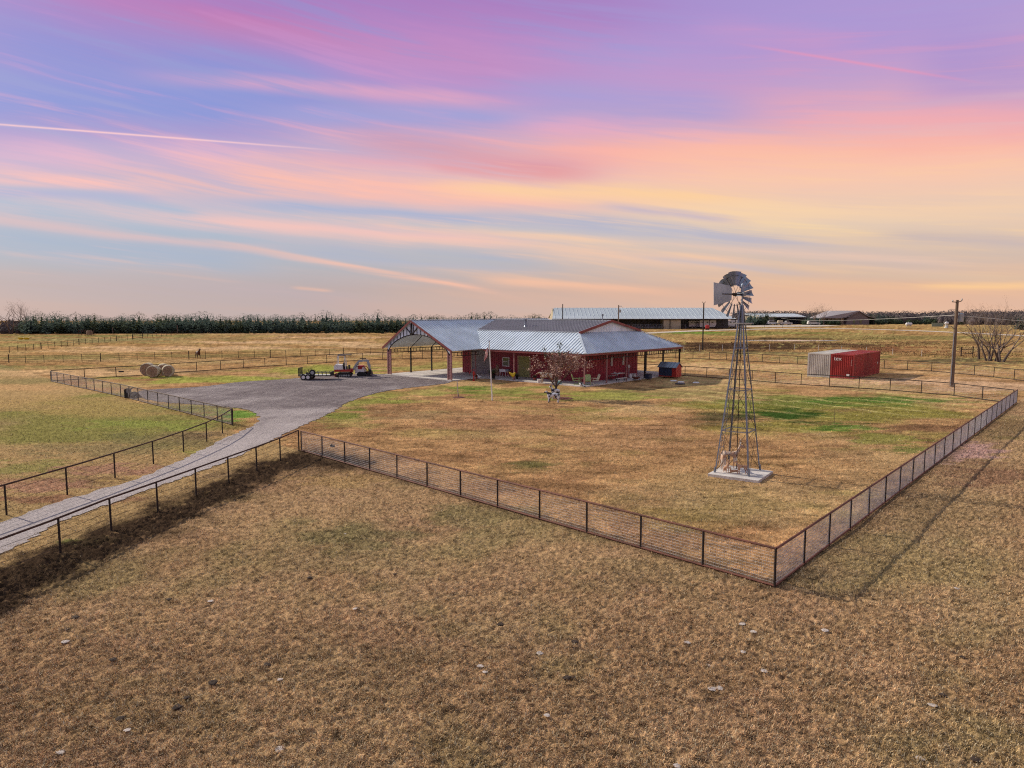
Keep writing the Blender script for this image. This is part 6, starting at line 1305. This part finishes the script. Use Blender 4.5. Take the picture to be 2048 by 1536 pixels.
# hay feeder, yellow tubs, wrapped hay row
p = G(173, 671.5); r = thing('hay_feeder', 'reddish hay feeder frame in the far left pasture', 'feeder', p); b = MB()
for a_ in (-1.8, 1.8, 0):
    for c2 in (-.7, .7): b.beam((a_, c2, 0), (a_, c2, 1.7), .12)
for z_ in (.5, 1.2, 1.65):
    for c2 in (-.7, .7): b.beam((-1.8, c2, z_), (1.8, c2, z_), .1)
b.build('frame', M['rust'], r); MB().lathe([(.8, 0), (.85, .8), (.6, 1.2)], (.9, 0, .3), 12).build('hay', M['hayend'], r)
for px, lb in ((42, 'left yellow feed tub on the far left pasture'), (53.5, 'right yellow feed tub on the far left pasture')): tag(MB().lathe([(.45, 0), (.7, .45), (.72, .5), (.6, .45)], n=12).build('feed_tub', M['yellow'], None, G(px, 679)), lb, 'tub')
random.seed(3); hp_ = G(490, 660.5); hq = G(616, 659.2); n = 22
proto = None
for k in range(n):
    p = hp_.lerp(hq, (k + .5) / n); L_ = (hq - hp_).length / n
    if proto is None: proto = MB().lathe([(.55, -L_ / 2 * .98), (.72, -L_ / 2 * .9), (.72, L_ / 2 * .9), (.55, L_ / 2 * .98)], (0, 0, .7), 12, Matrix.Rotation(math.pi / 2, 3, 'Y')).build('wrapped_bale', M['white'], None, p); tag(proto, 'white wrapped round bale in the long row before the evergreens', 'hay bale', 'white wrapped bales in a row')
    else: o = proto.copy(); COL.objects.link(o); o.location = p
# bird-box like black box on the back rail fence
p = G(243, 753.8); tag(MB().bb(-.28, .28, -.06, .06, .52, .68).build('mail_box', M['black'], None, p), 'small black box fixed to the rail fence left of the bales', 'box')
p = G(665.0, 913.5); tag(MB().bb(-.10, .12, -.03, .03, .5, .62).bb(-.04, .0, -.02, .02, .62, .68).build('fence_box', M['black'], None, p), 'small black box hanging on the near mesh fence', 'box')
# dark shrub at wire fence
# ------------------------------------------------------------------ stones and dung in the front pasture
def lump(name, m, rad, flat, sd_):
    random.seed(sd_); bm = bmesh.new(); bmesh.ops.create_icosphere(bm, subdivisions=2, radius=rad)
    for v in bm.verts: v.co = Vector((v.co.x * random.uniform(.75, 1.25), v.co.y * random.uniform(.75, 1.25), max(-.02, v.co.z * flat * random.uniform(.6, 1.4))))
    me = bpy.data.meshes.new(name); bm.to_mesh(me); bm.free(); me.materials.append(m); o = bpy.data.objects.new(name, me); COL.objects.link(o); return o
def scatter(name, m, pts, label, cat, group, r0, flat):
    pr = [lump(name, m, r0 * f_, flat, 90 + i) for i, f_ in enumerate((1, .8, 1.15))]
    for i, (px, py) in enumerate(pts):
        o = pr[i] if i < 3 else pr[i % 3].copy()
        if i >= 3: COL.objects.link(o)
        p = G(px, py); z_ = float(micro(np.array([p.x]), np.array([p.y]))[0]); o.location = (p.x, p.y, z_ + .03); o.rotation_euler = (random.uniform(-.1, .1), random.uniform(-.1, .1), random.uniform(0, 6)); tag(o, label, cat, group)
scatter('field_stone', M['stone'], [(422, 1205), (710, 1220), (130, 1287), (960, 1332), (560, 1362), (560, 1502), (122, 1507), (255, 1467), (1484, 1248), (1506, 1265), (1416, 1330), (1529, 1343), (1439, 1376), (1094, 1435), (1866, 1410), (1839, 1517), (1354, 1534), (1080, 1304), (1914, 1178), (970, 1345), (1424, 1379), (1375, 1286), (1486, 1304), (1650, 1262), (690, 1068)],
        'pale flat stone lying in the dry grass of the front pasture', 'stone', 'pale stones scattered in the front pasture', .07, .10)
scatter('dung_lump', M['dung'], [(620, 1158), (134, 1261), (150, 1235), (226, 1325), (373, 1400), (427, 1372), (339, 1198), (1145, 1355), (1133, 1357), (1950, 1520), (1018, 1495), (1001, 1247), (240, 1440), (790, 1150), (1150, 1285), (1885, 1390), (1925, 1317), (355, 1420), (535, 1330)],
        'dark lump of dung in the dry grass of the front pasture', 'dung', 'dark dung lumps scattered in the front pasture', .075, .25)
